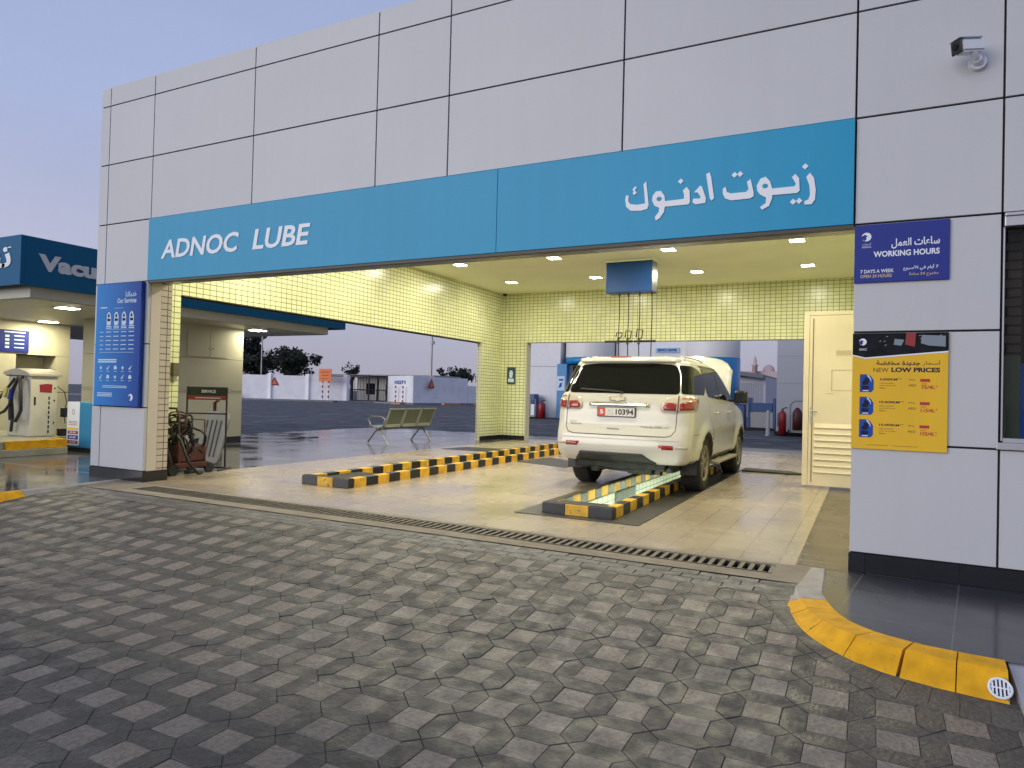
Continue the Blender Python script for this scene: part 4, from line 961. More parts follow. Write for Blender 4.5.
cutter = cut.build('cutter', black_pl, None)
cutter.location = (CARX, CARY, 0)
md = body.modifiers.new('arch', 'BOOLEAN'); md.operation = 'DIFFERENCE'; md.object = cutter; md.solver = 'EXACT'
bpy.context.view_layer.update()
dg = bpy.context.evaluated_depsgraph_get(); me2 = bpy.data.meshes.new_from_object(body.evaluated_get(dg))
body.modifiers.clear(); body.data = me2; bpy.data.objects.remove(cutter)
if len(me2.materials) < 2: me2.materials.append(black_pl)
for p in me2.polygons:
    c = p.center; hit = False
    for wy in WY:
        d_ = math.hypot(c.y-wy, c.z-WZ)
        if abs(p.normal.x) < .25 and .40 < d_ < .4365 and abs(c.x) > .55: hit = True
        if abs(abs(c.x)-.60) < .01 and d_ < .44: hit = True
    p.material_index = 1 if hit else 0

def patch(poly, mode, off, th=0.0, step=.05, sg=1, mi=0, mb=None, rnd=0.0, ripple=None):
    """polygon in surface coordinates wrapped on the body: 's' = (arc, z), 'y' = (y, z)"""
    if rnd: poly = round_poly(poly, rnd)
    bm = bmesh.new(); f = bm.faces.new([bm.verts.new((a, b, 0)) for a, b in poly])
    xs_ = [p[0] for p in poly]; ys_2 = [p[1] for p in poly]
    for ax_, lo, hi in ((0, min(xs_), max(xs_)), (1, min(ys_2), max(ys_2))):
        n_ = int((hi-lo)/step)
        for k in range(1, n_+1):
            c = lo+(hi-lo)*k/(n_+1); co = (c, 0, 0) if ax_ == 0 else (0, c, 0); no = (1, 0, 0) if ax_ == 0 else (0, 1, 0)
            bmesh.ops.bisect_plane(bm, geom=bm.verts[:]+bm.edges[:]+bm.faces[:], plane_co=co, plane_no=no, dist=1e-6)
    if th:
        ex = bmesh.ops.extrude_face_region(bm, geom=bm.faces[:])
        for q in ex['geom']:
            if isinstance(q, bmesh.types.BMVert): q.co.z = 1
    def Pt(a, b): return P_s(a*sg, b) if mode == 's' else P_y(a, b, sg)
    for q in bm.verts:
        a, b, w = q.co; e_ = .004
        p = Pt(a, b); da = Pt(a+e_, b)-Pt(a-e_, b); db = Pt(a, b+e_)-Pt(a, b-e_); n_ = da.cross(db); n_.normalize()
        if n_.dot(Vector((p.x, p.y-2.0, 0))) < 0: n_ = -n_
        q.co = p+n_*(off if w > .5 or not th else off-th)
    mb = mb or MB(); mb.bm(bm, mi, smooth=False)
    return mb
def round_poly(poly, r):
    out_ = []; n_ = len(poly)
    for i in range(n_):
        p = Vector(poly[i]); a = Vector(poly[i-1]); b = Vector(poly[(i+1) % n_])
        da = (a-p); db = (b-p); ra = min(r, da.length*.45); rb = min(r, db.length*.45)
        p0 = p+da.normalized()*ra; p2 = p+db.normalized()*rb
        for k in range(5):
            t = k/4; q = p0*(1-t)**2+p*2*t*(1-t)+p2*t*t; out_.append((q.x, q.y))
    return out_
def strip(pts, w):
    """thin closed ribbon polygon along a polyline"""
    L_, R_ = [], []
    for i, p in enumerate(pts):
        a = Vector(pts[max(i-1, 0)]); b = Vector(pts[min(i+1, len(pts)-1)]); t_ = (b-a).normalized(); n_ = Vector((-t_.y, t_.x))*w/2
        L_.append((p[0]+n_.x, p[1]+n_.y)); R_.append((p[0]-n_.x, p[1]-n_.y))
    return L_+R_[::-1]
def seam(mbx, pts, mode, w=.007, sg=1, off=.0022):
    for a, b in zip(pts, pts[1:]): patch(strip([a, b], w), mode, off, sg=sg, mb=mbx, step=.04)
def PB(mbx, name, m, par=car, label=None, smooth=True):
    mbx.sm = [smooth]*len(mbx.f); return mbx.build(name, m, par, label, local=True)

# glass
wp = [(-.775, 1.325), (.772, 1.325), (.735, 1.60), (.675, 1.715), (.40, 1.74), (-.40, 1.74), (-.665, 1.715), (-.735, 1.60)]
m = patch(wp, 's', .004, rnd=.06); PB(m, 'rear_window', glass_dark)
for sg in (1, -1):
    m = patch([(.785, 1.33), (1.62, 1.33), (1.68, 1.43), (1.58, 1.56), (1.30, 1.67), (1.02, 1.705), (.690, 1.715), (.748, 1.60)], 's', .004, sg=sg, rnd=.04); PB(m, 'quarter_window', glass_dark)
    m = patch([(1.22, 1.31), (1.98, 1.28), (1.98, 1.715), (1.12, 1.71), (1.08, 1.60)], 'y', .004, sg=sg, rnd=.05); PB(m, 'rear_door_window', glass_dark)
    m = patch([(2.05, 1.28), (3.16, 1.25), (2.78, 1.54), (2.46, 1.69), (2.05, 1.715)], 'y', .004, sg=sg, rnd=.04); PB(m, 'front_door_window', glass_dark)
    m = MB(); seam(m, [(1.06, 1.73), (2.02, 1.735), (2.48, 1.715), (3.2, 1.26)], 'y', .03, sg); seam(m, [(2.015, 1.27), (2.015, 1.73)], 'y', .05, sg, .003); PB(m, 'window_trim', black_pl)
m = MB(); seam(m, [(-.60, 1.375), (-.02, 1.345)], 's', .018, 1, .02); m.cyl(P_s(.0, 1.335)+Vector((0, -.0, 0)), P_s(.0, 1.335)+Vector((0, -.03, .0)), .02, .015, 12); PB(m, 'rear_wiper', black_pl)
# windscreen
m = MB(); q = []
for i in range(9):
    for j in range(7):
        f = -1+2*i/8; z = 1.27+(1.72-1.27)*j/6; yr, b, w, rc, yf, bf = lv(z); q.append((f*(w-.12), yf-bf*f*f*.95+.012, z+.01))
m.add(q, [(i*7+j, i*7+j+1, (i+1)*7+j+1, (i+1)*7+j) for i in range(8) for j in range(6)], 0, True); PB(m, 'windscreen', glass_dark)
# tailgate seams, bumper seam, doors
seamm = mat('panel_gap', (.06, .055, .05), .8)
m = MB()
seam(m, [(-.77, 1.30), (-.77, 1.0), (-.765, .86), (-.72, .795), (-.64, .775), (.62, .775), (.70, .795), (.745, .86), (.75, 1.0), (.76, 1.31)], 's', .009)
PB(m, 'tailgate_seam', seamm)
m = MB()
for sg in (1, -1):
    seam(m, [(1.18, 1.29), (1.24, 1.10), (1.52, .82), (1.60, .60), (1.62, .44)], 'y', .007, sg)
    seam(m, [(2.02, 1.27), (2.02, .45)], 'y', .008, sg); seam(m, [(3.2, 1.24), (3.28, .95), (3.24, .45)], 'y', .008, sg); seam(m, [(1.62, .452), (3.22, .452)], 'y', .008, sg)
    seam(m, [(.30, .80), (.64, .80)], 'y', .006, sg)
PB(m, 'door_seam', seamm)
m = MB(); seam(m, [(-1.02, .80), (-.84, .80)], 's', .006); seam(m, [(.84, .80), (1.02, .80)], 's', .006); seam(m, [(-.80, .725), (.80, .725)], 's', .010, 1, .002); PB(m, 'bumper_crease', mat('crease', (.42, .39, .35), .5))
# tail lights
for sg in (1, -1):
    m = patch([(.535, 1.14), (.56, 1.10), (.72, 1.095), (1.16, 1.125), (1.22, 1.15), (1.235, 1.30), (1.0, 1.305), (.72, 1.30), (.60, 1.275), (.545, 1.21)], 's', .012, .010, sg=sg, rnd=.03)
    tl = PB(m, 'tail_light', mat('tail_clear', (.52, .44, .36), .12, spec=.8, coat=1))
    m = patch([(.565, 1.15), (.59, 1.115), (.742, 1.112), (.742, 1.21), (.62, 1.215)], 's', .016, .004, sg=sg, rnd=.015); patch([(.782, 1.115), (1.02, 1.13), (1.04, 1.16), (1.03, 1.24), (.95, 1.25), (.86, 1.225), (.782, 1.215)], 's', .016, .004, sg=sg, rnd=.015, mb=m)
    PB(m, 'red_lens', mat('tail_red', (.24, .008, .010), .12, coat=1), tl)
    m = patch([(1.09, 1.145), (1.165, 1.17), (1.19, 1.28), (1.09, 1.275)], 's', .0155, .004, sg=sg, rnd=.015); patch([(.80, 1.265), (1.05, 1.27), (1.05, 1.285), (.80, 1.285)], 's', .0155, .004, sg=sg, rnd=.004, mb=m); PB(m, 'amber_lens', mat('tail_amber', (.40, .15, .06), .15, coat=1), tl)
    m = patch(strip([(.762, 1.095), (.762, 1.30)], .014), 's', .018, .004, sg=sg); PB(m, 'light_gap', seamm, tl)
    m = patch([(.57, .615), (.54, .67), (.73, .67), (.74, .615)], 's', .010, .006, sg=sg, rnd=.01); rf = PB(m, 'bumper_reflector', mat('tail_red', (.33, .012, .015)))
    m = patch([(.755, .625), (.755, .66), (.93, .655), (.93, .635)], 's', .007, .004, sg=sg, rnd=.006); PB(m, 'reflector_trim', mat('fog_trim', (.42, .38, .33), .3), rf)
m = patch([(-.24, 1.790), (-.23, 1.812), (.05, 1.812), (.06, 1.790)], 's', .03, .03, rnd=.008); PB(m, 'brake_light', mat('brake_red', (.30, .02, .015), .2, coat=1))
# spoiler lip above the rear window
m = MB(); q = []; NN = 24
for i in range(NN+1):
    s__ = -.76+1.52*i/NN; p = P_s(s__, 1.775); k = 1-abs(s__/.76)**6
    q += [(p.x, p.y+.015, 1.752), (p.x, p.y-.055*k-.004, 1.756), (p.x, p.y-.06*k-.006, 1.770), (p.x, p.y-.01*k, 1.815), (p.x*.98, p.y+.10, 1.836-.012*abs(s__))]
m.add(q, [(i*5+j, i*5+j+1, (i+1)*5+j+1, (i+1)*5+j) for i in range(NN) for j in range(4)], 0, True); PB(m, 'spoiler', carpaint)
# number plate, chrome bar, emblem, lettering
py = .105; CARD = -.04
m = patch([(-.34, .985), (.34, .985), (.36, 1.085), (.30, 1.12), (-.30, 1.12), (-.36, 1.085)], 's', -.012, rnd=.03) if False else MB()
m = patch([(-.44, 1.150), (.40, 1.150), (.39, 1.19), (.33, 1.20), (-.37, 1.20), (-.43, 1.19)], 's', .022, .022, rnd=.012); PB(m, 'chrome_bar', chrome)
DX, DZ = -.075, .035
Fp = lambda a, b, w: (a+DX, py-.0285-w, b+DZ)
m = MB(); m.box(-.225+DX, .285+DX, py-.028, py-.006, .985+DZ, 1.10+DZ, .004); plate = PB(m, 'number_plate', mat('plate_white', (.72, .68, .64), .4), smooth=False)
m = MB(); m.prism([(-.222, .988), (-.12, .988), (-.12, 1.097), (-.222, 1.097)], Fp, .001); PB(m, 'red_badge', mat('plate_red', (.55, .06, .04), .4), plate, smooth=False)
m = MB(); text_fit(m, '5', -.195, -.148, 1.015, 1.07, lambda a, b, w: (a+DX, py-.030-w, b+DZ), bold=.03, th=.001); PB(m, 'badge_number', white_p, plate, smooth=False)
m = MB(); text_fit(m, '10394', .025, .270, 1.005, 1.082, Fp, bold=.035, th=.001)
PB(m, 'plate_characters', mat('plate_black', (.02, .02, .02), .5), plate, smooth=False)
m = MB()
for q in ((-.232, -.2255, .978, 1.108), (.2855, .293, .978, 1.108), (-.225, .285, .976, .9845), (-.225, .285, 1.1005, 1.108)): m.box(q[0]+DX, q[1]+DX, py-.030, py-.004, q[2]+DZ, q[3]+DZ)
PB(m, 'plate_frame', black_pl, plate, smooth=False)
m = MB(); text_fit(m, arab('ا ظ'), -.085, -.02, 1.045, 1.08, Fp, th=.001); text_fit(m, 'U.A.E', -.095, -.01, 1.01, 1.03, Fp, th=.001); PB(m, 'plate_small_characters', grey_pl, plate, smooth=False)
m = MB()
bt = [(-.09, -.018), (-.03, -.018), (-.026, -.03), (.026, -.03), (.03, -.018), (.09, -.018), (.078, .018), (.03, .018), (.026, .03), (-.026, .03), (-.03, .018), (-.102, .018)]
bo = [(-.112, -.024), (-.037, -.024), (-.033, -.037), (.033, -.037), (.037, -.024), (.112, -.024), (.098, .024), (.037, .024), (.033, .037), (-.033, .037), (-.037, .024), (-.125, .024)]
Fe = front(P_s(0, 1.165).y-.006)
yE = P_s(0, 1.185).y
m.prism([(a-.04, 1.255+b) for a, b in bo], lambda u_, v_, w: (u_, P_s(0, v_).y-.003-w, v_), .006); em = PB(m, 'emblem', mat('badge_chrome', (.45, .43, .40), .25, .8), smooth=False)
m = MB(); m.prism([(a-.04, 1.255+b) for a, b in bt], lambda u_, v_, w: (u_, P_s(0, v_).y-.009-w, v_), .003); PB(m, 'emblem_field', mat('badge_pale', (.62, .56, .46), .3, .3), em, smooth=False)
Ft = lambda u_, v_, w: tuple(P_s(u_, v_)+Vector((0, -.003-w, 0)))
m = MB(); text_fit(m, 'TRAILBLAZER', .28, .58, .885, .905, Ft, th=.002); text_fit(m, 'LT', .61, .66, .885, .905, Ft, th=.002); text_fit(m, 'A.F.M', -.72, -.62, .925, .945, Ft, th=.002); text_fit(m, 'MOTORS', -.70, -.54, .895, .912, Ft, th=.002); PB(m, 'tailgate_lettering', mat('badge_grey', (.24, .23, .22), .4, .5), smooth=False)
m = patch([(-.17, .845), (.02, .845), (.005, .865), (-.155, .865)], 's', .003, rnd=.008); PB(m, 'tailgate_lock', mat('lock_grey', (.25, .24, .22), .4))
# dark lower bumper insert and underbody
m = patch([(-.62, .435), (-.57, .48), (-.53, .545), (.34, .545), (.42, .48), (.50, .435), (.5, .413), (-.62, .413)], 's', .006, .006, rnd=.02); PB(m, 'bumper_insert', mat('insert_black', (.025, .025, .025), .6))
m = MB(); m.box(-.70, .70, .28, 4.5, .30, .40, .02); m.box(-.6, .6, .17, .5, .33, .42, .02)
m.box(-.42, -.32, .2, 4.4, .26, .36, .01); m.box(.32, .42, .2, 4.4, .26, .36, .01); PB(m, 'underbody', mat('underbody_dirt', (.03, .035, .028), .8, noise=.5, nscale=8), smooth=False)
m = MB(); m.cyl((-.7, 1.08, .34), (.7, 1.08, .34), .045, .045, 14); m.lathe([(0, -.14), (.09, -.12), (.14, 0), (.09, .12), (0, .14)], lambda a, b, h: (a*.8+.0, 1.08+h, .34+b*.8), 20); PB(m, 'rear_axle', mat('axle_metal', (.07, .075, .07), .5, .4))
m = MB(); m.cyl((.05, .40, .335), (.50, .40, .335), .095, .095, 20); m.tube([(.45, .4, .335), (.60, .38, .33), (.66, .27, .33), (.66, .16, .335)], .032, 12); m.tube([(.05, .4, .335), (-.1, .6, .33), (-.15, 1.4, .32)], .026, 10); PB(m, 'exhaust', mat('exhaust_metal', (.05, .05, .045), .6, .3, noise=.3, nscale=20))
m = MB(); m.tube([(-.45, .30, .36), (-.2, .32, .30), (.1, .30, .29), (.4, .32, .36)], .02, 8); PB(m, 'tow_hook', black_pl)
for sg in (1, -1):
    m = MB(); m.box(sg*.70, sg*.925, .585, .605, .25, .52, .01); PB(m, 'mud_flap', black_pl, smooth=False)
    m = MB(); m.box(sg*.86, sg*1.0, 1.62, 3.36, .335, .375, .015); 
    for yy in (1.75, 2.5, 3.2): m.box(sg*.75, sg*.9, yy-.02, yy+.02, .33, .35)
    PB(m, 'running_board', mat('step_aluminium', (.42, .38, .30), .4, .5), smooth=False)
    m = patch([(1.60, .375), (3.28, .375), (3.28, .43), (1.60, .43)], 'y', .006, .006, sg=sg); PB(m, 'sill_trim', black_pl)
    # door handles
    for yy in (1.62, 2.62):
        m = MB(); p = P_y(yy, 1.08, sg); q_ = P_y(yy+.2, 1.085, sg)
        m.tube([p, p+Vector((sg*.035, .02, 0)), q_+Vector((sg*.035, -.02, 0)), q_], .013, 10); PB(m, 'door_handle', carpaint)
    # mirror
    m = MB(); m.box(sg*.985, sg*1.20, 2.94, 3.08, 1.22, 1.43, .04); mr_ = PB(m, 'door_mirror', mat('mirror_black', (.010, .010, .012), .25, coat=.3)); m = MB(); m.box(sg*.87, sg*1.0, 2.99, 3.05, 1.24, 1.29, .01); PB(m, 'mirror_arm', black_pl, mr_, smooth=False)
    m = MB(); m.box(sg*1.015, sg*1.17, 2.932, 2.939, 1.26, 1.40, .003); PB(m, 'mirror_glass', mat('mirror_glass', (.02, .022, .03), .08), mr_, smooth=False)
    # roof rail
    m = MB(); m.tube([(sg*.64, .72, 1.825), (sg*.645, .80, 1.855), (sg*.65, 1.6, 1.862), (sg*.64, 2.1, 1.845), (sg*.63, 2.2, 1.80)], .011, 8); PB(m, 'roof_rail', mat('rail_grey', (.45, .43, .38), .35, .4))
# wheels
for wy in WY:
    for sg in (1, -1):
        fw_ = lambda a, b, h, sg=sg, wy=wy: (sg*(.79+h), wy+a, WZ+b)
        m = MB(); m.lathe([(.245, .135), (.27, .142), (.33, .140), (.362, .128), (.378, .10), (.3845, .05), (.3845, -.06), (.378, -.10), (.35, -.125), (.26, -.13), (.245, -.12)], fw_, 56, closed=True)
        for k in range(44):
            a = 2*math.pi*k/44; r1_ = .383
            m.add([fw_(math.cos(a+da)*r_, math.sin(a+da)*r_, h) for da, r_ in ((0, r1_), (.05, r1_), (.05, r1_+.0055), (0, r1_+.0055)) for h in (-.10, .10)], [(0, 1, 3, 2), (2, 3, 5, 4), (4, 5, 7, 6), (6, 7, 1, 0)], 0)
        wh = PB(m, 'wheel', rubber)
        m = MB(); alloy = mat('alloy_rim', (.30, .27, .22), .38, .6, noise=.2, nscale=15)
        m.lathe([(.248, .12), (.250, .138), (.232, .134), (.222, .09), (.21, -.10)], fw_, 48)
        for k in range(6):
            a = 2*math.pi*k/6+.2
            for da in (-.14, .14):
                c_, s__ = math.cos(a+da*.3), math.sin(a+da*.3); c2, s2 = math.cos(a+da), math.sin(a+da)
                p0 = Vector((c_*.04, s__*.04)); p1 = Vector((c2*.236, s2*.236)); t_ = (p1-p0).normalized(); n_ = Vector((-t_.y, t_.x))*.017
                pts = [p0-n_, p1-n_, p1+n_, p0+n_]
                m.add([fw_(q_.x, q_.y, h) for h in (.085, .118) for q_ in pts], [(0, 1, 2, 3), (4, 7, 6, 5), (0, 4, 5, 1), (2, 6, 7, 3), (1, 5, 6, 2)], 0)
        m.lathe([(0, .128), (.035, .126), (.055, .118), (.065, .09)], fw_, 24); PB(m, 'rim', alloy, wh)
        m = MB(); m.lathe([(0, .05), (.16, .05), (.16, .03)], fw_, 32); PB(m, 'brake_disc', mat('brake_metal', (.12, .11, .1), .5, .6), wh)
# raised bonnet, hinged at the windscreen base
m = MB(); th_ = R(54); q = []; NX, NY = 14, 8
for sgn in (0, 1):
    for i in range(NX+1):
        for j in range(NY+1):
            f = -1+2*i/NX; d_ = 1.15*j/NY*(1-.10*f*f*(j/NY)-.16*f**8*(j/NY)); hw = .80-.05*(j/NY)
            bulge = .05*(1-f*f)+.05*math.sin(math.pi*j/NY)-.08*(j/NY)**3-sgn*.025
            q.append((f*hw, 3.66+d_*math.cos(th_)-bulge*math.sin(th_), 1.16+d_*math.sin(th_)+bulge*math.cos(th_)))
nn = (NX+1)*(NY+1); fq = []
for i in range(NX):
    for j in range(NY):
        a = i*(NY+1)+j; fq += [(a, a+1, a+NY+2, a+NY+1), (nn+a, nn+a+NY+1, nn+a+NY+2, nn+a+1)]
bd = [i*(NY+1) for i in range(NX+1)]+[NX*(NY+1)+j for j in range(1, NY+1)]+[i*(NY+1)+NY for i in range(NX-1, -1, -1)]+[j for j in range(NY-1, 0, -1)]
for a, b in zip(bd, bd[1:]+bd[:1]): fq.append((a, b, nn+b, nn+a))
m.add(q, fq, 0, True); PB(m, 'bonnet', carpaint)
m = MB(); m.box(-.62, .62, 3.75, 4.55, .98, 1.10, .03); m.box(-.3, .3, 3.85, 4.4, 1.1, 1.16, .02); PB(m, 'engine', mat('engine_black', (.03, .03, .03), .6, noise=.3, nscale=20), smooth=False)
m = MB(); m.tube([(.68, 4.3, 1.02), (.66, 4.12, 1.66)], .008, 6); PB(m, 'bonnet_stay', steel)

# ================================================================== HOSE REEL BOX
t = thing('hose_reel_box', (-4.45, 8.15, 3.46), 'blue hose reel box hanging from the bay ceiling over the car', 'hose reel')
m = MB(); m.box(-4.95, -3.96, 7.98, 8.38, 3.46, 4.10, .012); m.build('box', mat('navy_gloss', (.012, .06, .22), .3, spec=.3), t)
m = MB(); m.box(-3.958, -3.955, 8.0, 8.36, 3.48, 4.08); m.build('side_panel', mat('side_panel', (.22, .24, .27), .3, .5), t)
m = MB(); m.box(-4.97, -3.94, 7.96, 8.4, 4.10, 4.13); m.build('mounting_plate', ceil_m, t)
for k, (xx, zb, zn) in enumerate(((-4.70, 2.52, .10), (-4.50, 2.50, .16), (-4.26, 2.50, .18), (-4.0, 1.5, 0))):
    m = MB(); m.tube([(xx, 8.16, 3.47), (xx+.01, 8.16, 3.0), (xx-.005, 8.16, zb), (xx, 8.2, zb-.5), (xx+.02, 8.5, zb-.9)], .011, 8); m.cyl((xx, 8.16, 3.40), (xx, 8.16, 3.47), .018, .018, 10); h_o = m.build('hose', black_pl, t)
    if zn:
        m = MB(); m.tube([(xx+.0, 8.13, zb-.02), (xx+.07, 8.13, zb+.02), (xx+.09, 8.13, zb+zn), (xx-.03, 8.13, zb+zn+.01), (xx-.05, 8.13, zb+.03)], .014, 8); m.cyl((xx, 8.15, zb-.12), (xx, 8.15, zb+.02), .026, .02, 12)
        m.build('nozzle', mat('nozzle_dark', (.05, .045, .03), .4, .4), h_o)
m = MB(); m.box(-5.02, -4.42, 8.20, 8.24, 2.43, 2.475, .005); m.box(-4.38, -3.92, 8.20, 8.24, 2.43, 2.475, .005); m.cyl((-5.02, 8.22, 2.45), (-3.92, 8.22, 2.45), .012, .012, 8); m.build('nozzle_rail', black_pl, t)

# ================================================================== WALL BITS
t = thing('switch_box', (-9.28, 1.08, 1.36), 'small dark metal switch box on the tiled left pillar', 'switch box')
m = MB(); m.box(-9.298, -9.23, 1.02, 1.12, 1.42, 1.62, .006); m.build('case', mat('box_olive', (.10, .09, .06), .5), t); m = MB(); m.box(-9.298, -9.25, 1.04, 1.10, 1.34, 1.42, .004); m.build('conduit', steel, t)
t = thing('notice', (-8.98, 11.59, 1.57), 'small dark framed safety notice on the tiled back pillar', 'notice')
m = MB(); m.box(-9.12, -8.86, 11.575, 11.595, 1.56, 2.04, .004); m.build('board', mat('notice_dark', (.02, .05, .09), .4), t)
m = MB(); F = front(11.574); m.prism([(-9.08, 1.62), (-8.90, 1.62), (-8.90, 1.72), (-9.08, 1.72)], F, .002); m.prism([(-9.04, 1.74), (-8.95, 1.74), (-8.93, 1.88), (-8.96, 1.95), (-9.02, 1.95), (-9.05, 1.88)], F, .002); m.build('picture', pale, t)
t = thing('dome_camera', (-9.15, 11.4, 4.05), 'tiny dark dome camera in the far upper corner of the bay', 'security camera')
m = MB(); m.lathe([(0, -.09), (.04, -.08), (.06, -.05), (.065, 0)], lambda a, b, h: (-9.15+a, 11.4+b, 4.12+h), 20); m.build('dome', black_pl, t); m = MB(); m.cyl((-9.15, 11.4, 4.105), (-9.15, 11.4, 4.13), .08, .08, 20); m.build('base', white_p, t)

# ================================================================== BENCH (three perforated seats, back towards the bay)
t = thing('waiting_bench', (-10.5, 8.5, 0), 'three seat pale metal waiting bench on the wet walkway', 'bench')
bs = mat('bench_olive_steel', (.38, .39, .31), .35, .4, noise=.1, nscale=6); by0, sw_, gap_ = 7.52, .62, .045
for k in range(3):
    y0 = by0+k*(sw_+gap_); y1 = y0+sw_
    m = MB(); P0 = [(-10.76, .415), (-10.74, .435), (-10.45, .40), (-10.33, .385), (-10.27, .43)]
    m.prism([(a, b) for a, b in P0]+[(a, b-.018) for a, b in P0[::-1]], lambda u_, v_, w: (u_, y0+w, v_), sw_); st_ = m.build('seat', bs, t)
    m = MB(); P1 = [(-10.34, .39), (-10.28, .44), (-10.22, .62), (-10.13, .84), (-10.10, .86)]
    m.prism([(a, b) for a, b in P1]+[(a+.016, b-.003) for a, b in P1[::-1]], lambda u_, v_, w: (u_, y0+.03+w, v_), sw_-.06); bk = m.build('backrest', mat('bench_mesh', (.17, .18, .12), .5, .3), t)
    m = MB()
    for e_ in (y0, y1-.035): m.prism([(a-.004, b) for a, b in P1]+[(a+.026, b-.004) for a, b in P1[::-1]], lambda u_, v_, w: (u_, e_+w, v_), .035)
    m.box(-10.15, -10.09, y0, y1, .83, .865, .006); m.box(-10.30, -10.25, y0+.035, y1-.035, .40, .50, .005)
    m.build('frame', bs, bk)
m = MB(); m.box(-10.53, -10.47, by0-.02, by0+3*sw_+2*gap_+.02, .33, .385, .004); m.build('beam', bs, t)
for yy in (by0+.05, by0+3*sw_+.02):
    m = MB(); m.tube([(-10.20, yy, .012), (-10.44, yy, .30), (-10.5, yy, .34)], .022, 8); m.tube([(-10.82, yy, .012), (-10.58, yy, .30), (-10.5, yy, .34)], .022, 8)
    m.cyl((-10.20, yy, 0), (-10.20, yy, .02), .035, .03, 12); m.cyl((-10.82, yy, 0), (-10.82, yy, .02), .035, .03, 12); m.build('leg', steel, t)
yy = by0-.03
m = MB(); m.tube([(-10.50, yy, .36), (-10.30, yy, .42), (-10.24, yy, .60), (-10.34, yy, .66), (-10.66, yy, .66), (-10.74, yy, .60), (-10.68, yy, .46), (-10.50, yy, .37)], .016, 8); m.build('armrest', steel, t)
yy = by0+3*sw_+2*gap_+.03
m = MB(); m.tube([(-10.50, yy, .36), (-10.30, yy, .42), (-10.24, yy, .60), (-10.34, yy, .66), (-10.66, yy, .66), (-10.74, yy, .60), (-10.68, yy, .46), (-10.50, yy, .37)], .016, 8); m.build('armrest', steel, t)

# ================================================================== HOSE CART, SIGN STAND, PLASTIC TUB
t = thing('hose_cart', (-8.62, .85, 0), 'red brown oil drainer cart heaped with black hoses beside the left pillar', 'cart')
bx, by = -8.92, .98
m = MB(); m.box(bx-.26, bx+.22, by-.28, by+.28, .10, .17, .01); m.box(bx-.24, bx+.18, by-.22, by+.26, .17, .42, .03); m.build('tank', darkred, t)
for a, b in ((-.2, -.3), (-.2, .3), (.2, -.3), (.2, .3)):
    m = MB(); m.cyl((bx+a-.02, by+b, .075), (bx+a+.02, by+b, .075), .075, .075, 18); m.build('wheel', rubber, t)
m = MB(); m.tube([(bx-.2, by-.24, .15), (bx-.22, by-.24, .84), (bx-.1, by-.24, .95), (bx+.1, by-.2, .95), (bx+.16, by-.2, .84), (bx+.18, by-.2, .15)], .018, 8); m.tube([(bx-.2, by+.24, .15), (bx-.22, by+.24, .78), (bx+.16, by+.24, .78), (bx+.18, by+.24, .15)], .016, 8); m.tube([(bx-.22, by-.24, .6), (bx-.22, by+.24, .6)], .014, 8); m.build('frame', darkred, t)
m = MB()
for k in range(30):
    cx_, cy_, cz_ = bx+random.uniform(-.17, .12), by+random.uniform(-.22, .14), .44+random.uniform(-.24, .26); rr = random.uniform(.08, .19); tl_ = random.uniform(-.5, .5)
    pts = []
    for a in range(26):
        th = a/26*2*math.pi; r_ = rr*(1+.12*math.sin(3*th+k)); pts.append((cx_+r_*math.cos(th)*.8+.05*math.sin(2*th), cy_+.18*math.cos(th+k)*.6+tl_*.1*math.sin(th), max(.05, cz_+r_*math.sin(th))))
    m.tube(pts, random.uniform(.011, .018), 7, closed=True)
m.tube([(bx+.1, by-.2, .6), (bx+.32, by-.28, .5), (bx+.38, by-.2, .2), (bx+.40, by-.05, .03), (bx+.3, by+.1, .02)], .02, 8); m.tube([(bx-.1, by-.3, .6), (bx+.1, by-.34, .4), (bx+.2, by-.34, .2), (bx+.15, by-.30, .03)], .022, 8)
m.build('hose', mat('old_hose', (.012, .010, .010), .5), t)
m = MB()
for k in range(3):
    cz_ = .70+.04*k; pts = [(bx+.0+.17*math.cos(a/20*2*math.pi), by-.1+.05*math.sin(a/10*2*math.pi), cz_+.12*math.sin(a/20*2*math.pi)) for a in range(20)]; m.tube(pts, .011, 6, closed=True)
m.build('brown_hose', mat('dark_rust', (.06, .02, .012), .6), t)
m = MB(); m.cyl((bx+.05, by-.02, .42), (bx+.05, by-.02, .56), .10, .07, 18); m.cyl((bx-.1, by+.08, .42), (bx-.1, by+.08, .50), .05, .05, 14); m.build('funnel', steel, t)

t = thing('notice_stand', (-9.0, 1.6, 0), 'black framed floor notice stand with black and red header beside the cart', 'sign stand')
sx0, sy0, sx1, sy1 = -9.32, 1.34, -8.78, 1.62
dxy = Vector((sx1-sx0, sy1-sy0, 0)); nrm = Vector((dxy.y, -dxy.x, 0)).normalized()
def sf(a, z, w=0): p = Vector((sx0, sy0, 0))+dxy*a+nrm*w; return (p.x, p.y, z)
m = MB()
for a in (0, 1): m.tube([sf(a, .02), sf(a, 1.27)], .014, 8)
m.tube([sf(0, .86), sf(1, .86)], .011, 8); m.tube([sf(-.02, .035), sf(1.02, .035)], .014, 8)
for a in (0, 1): m.tube([sf(a, .02, -.24), sf(a, .02, .24)], .013, 8)
m.build('frame', black_pl, t)
m = MB(); m.prism([(0, 1.13), (1, 1.13), (1, 1.27), (0, 1.27)], lambda a, z, w: sf(a, z, w-.006), .012); hd = m.build('header', black_pl, t)
m = MB(); m.prism([(0, 1.07), (1, 1.07), (1, 1.128), (0, 1.128)], lambda a, z, w: sf(a, z, w-.006), .013); m.build('red_band', red, hd)
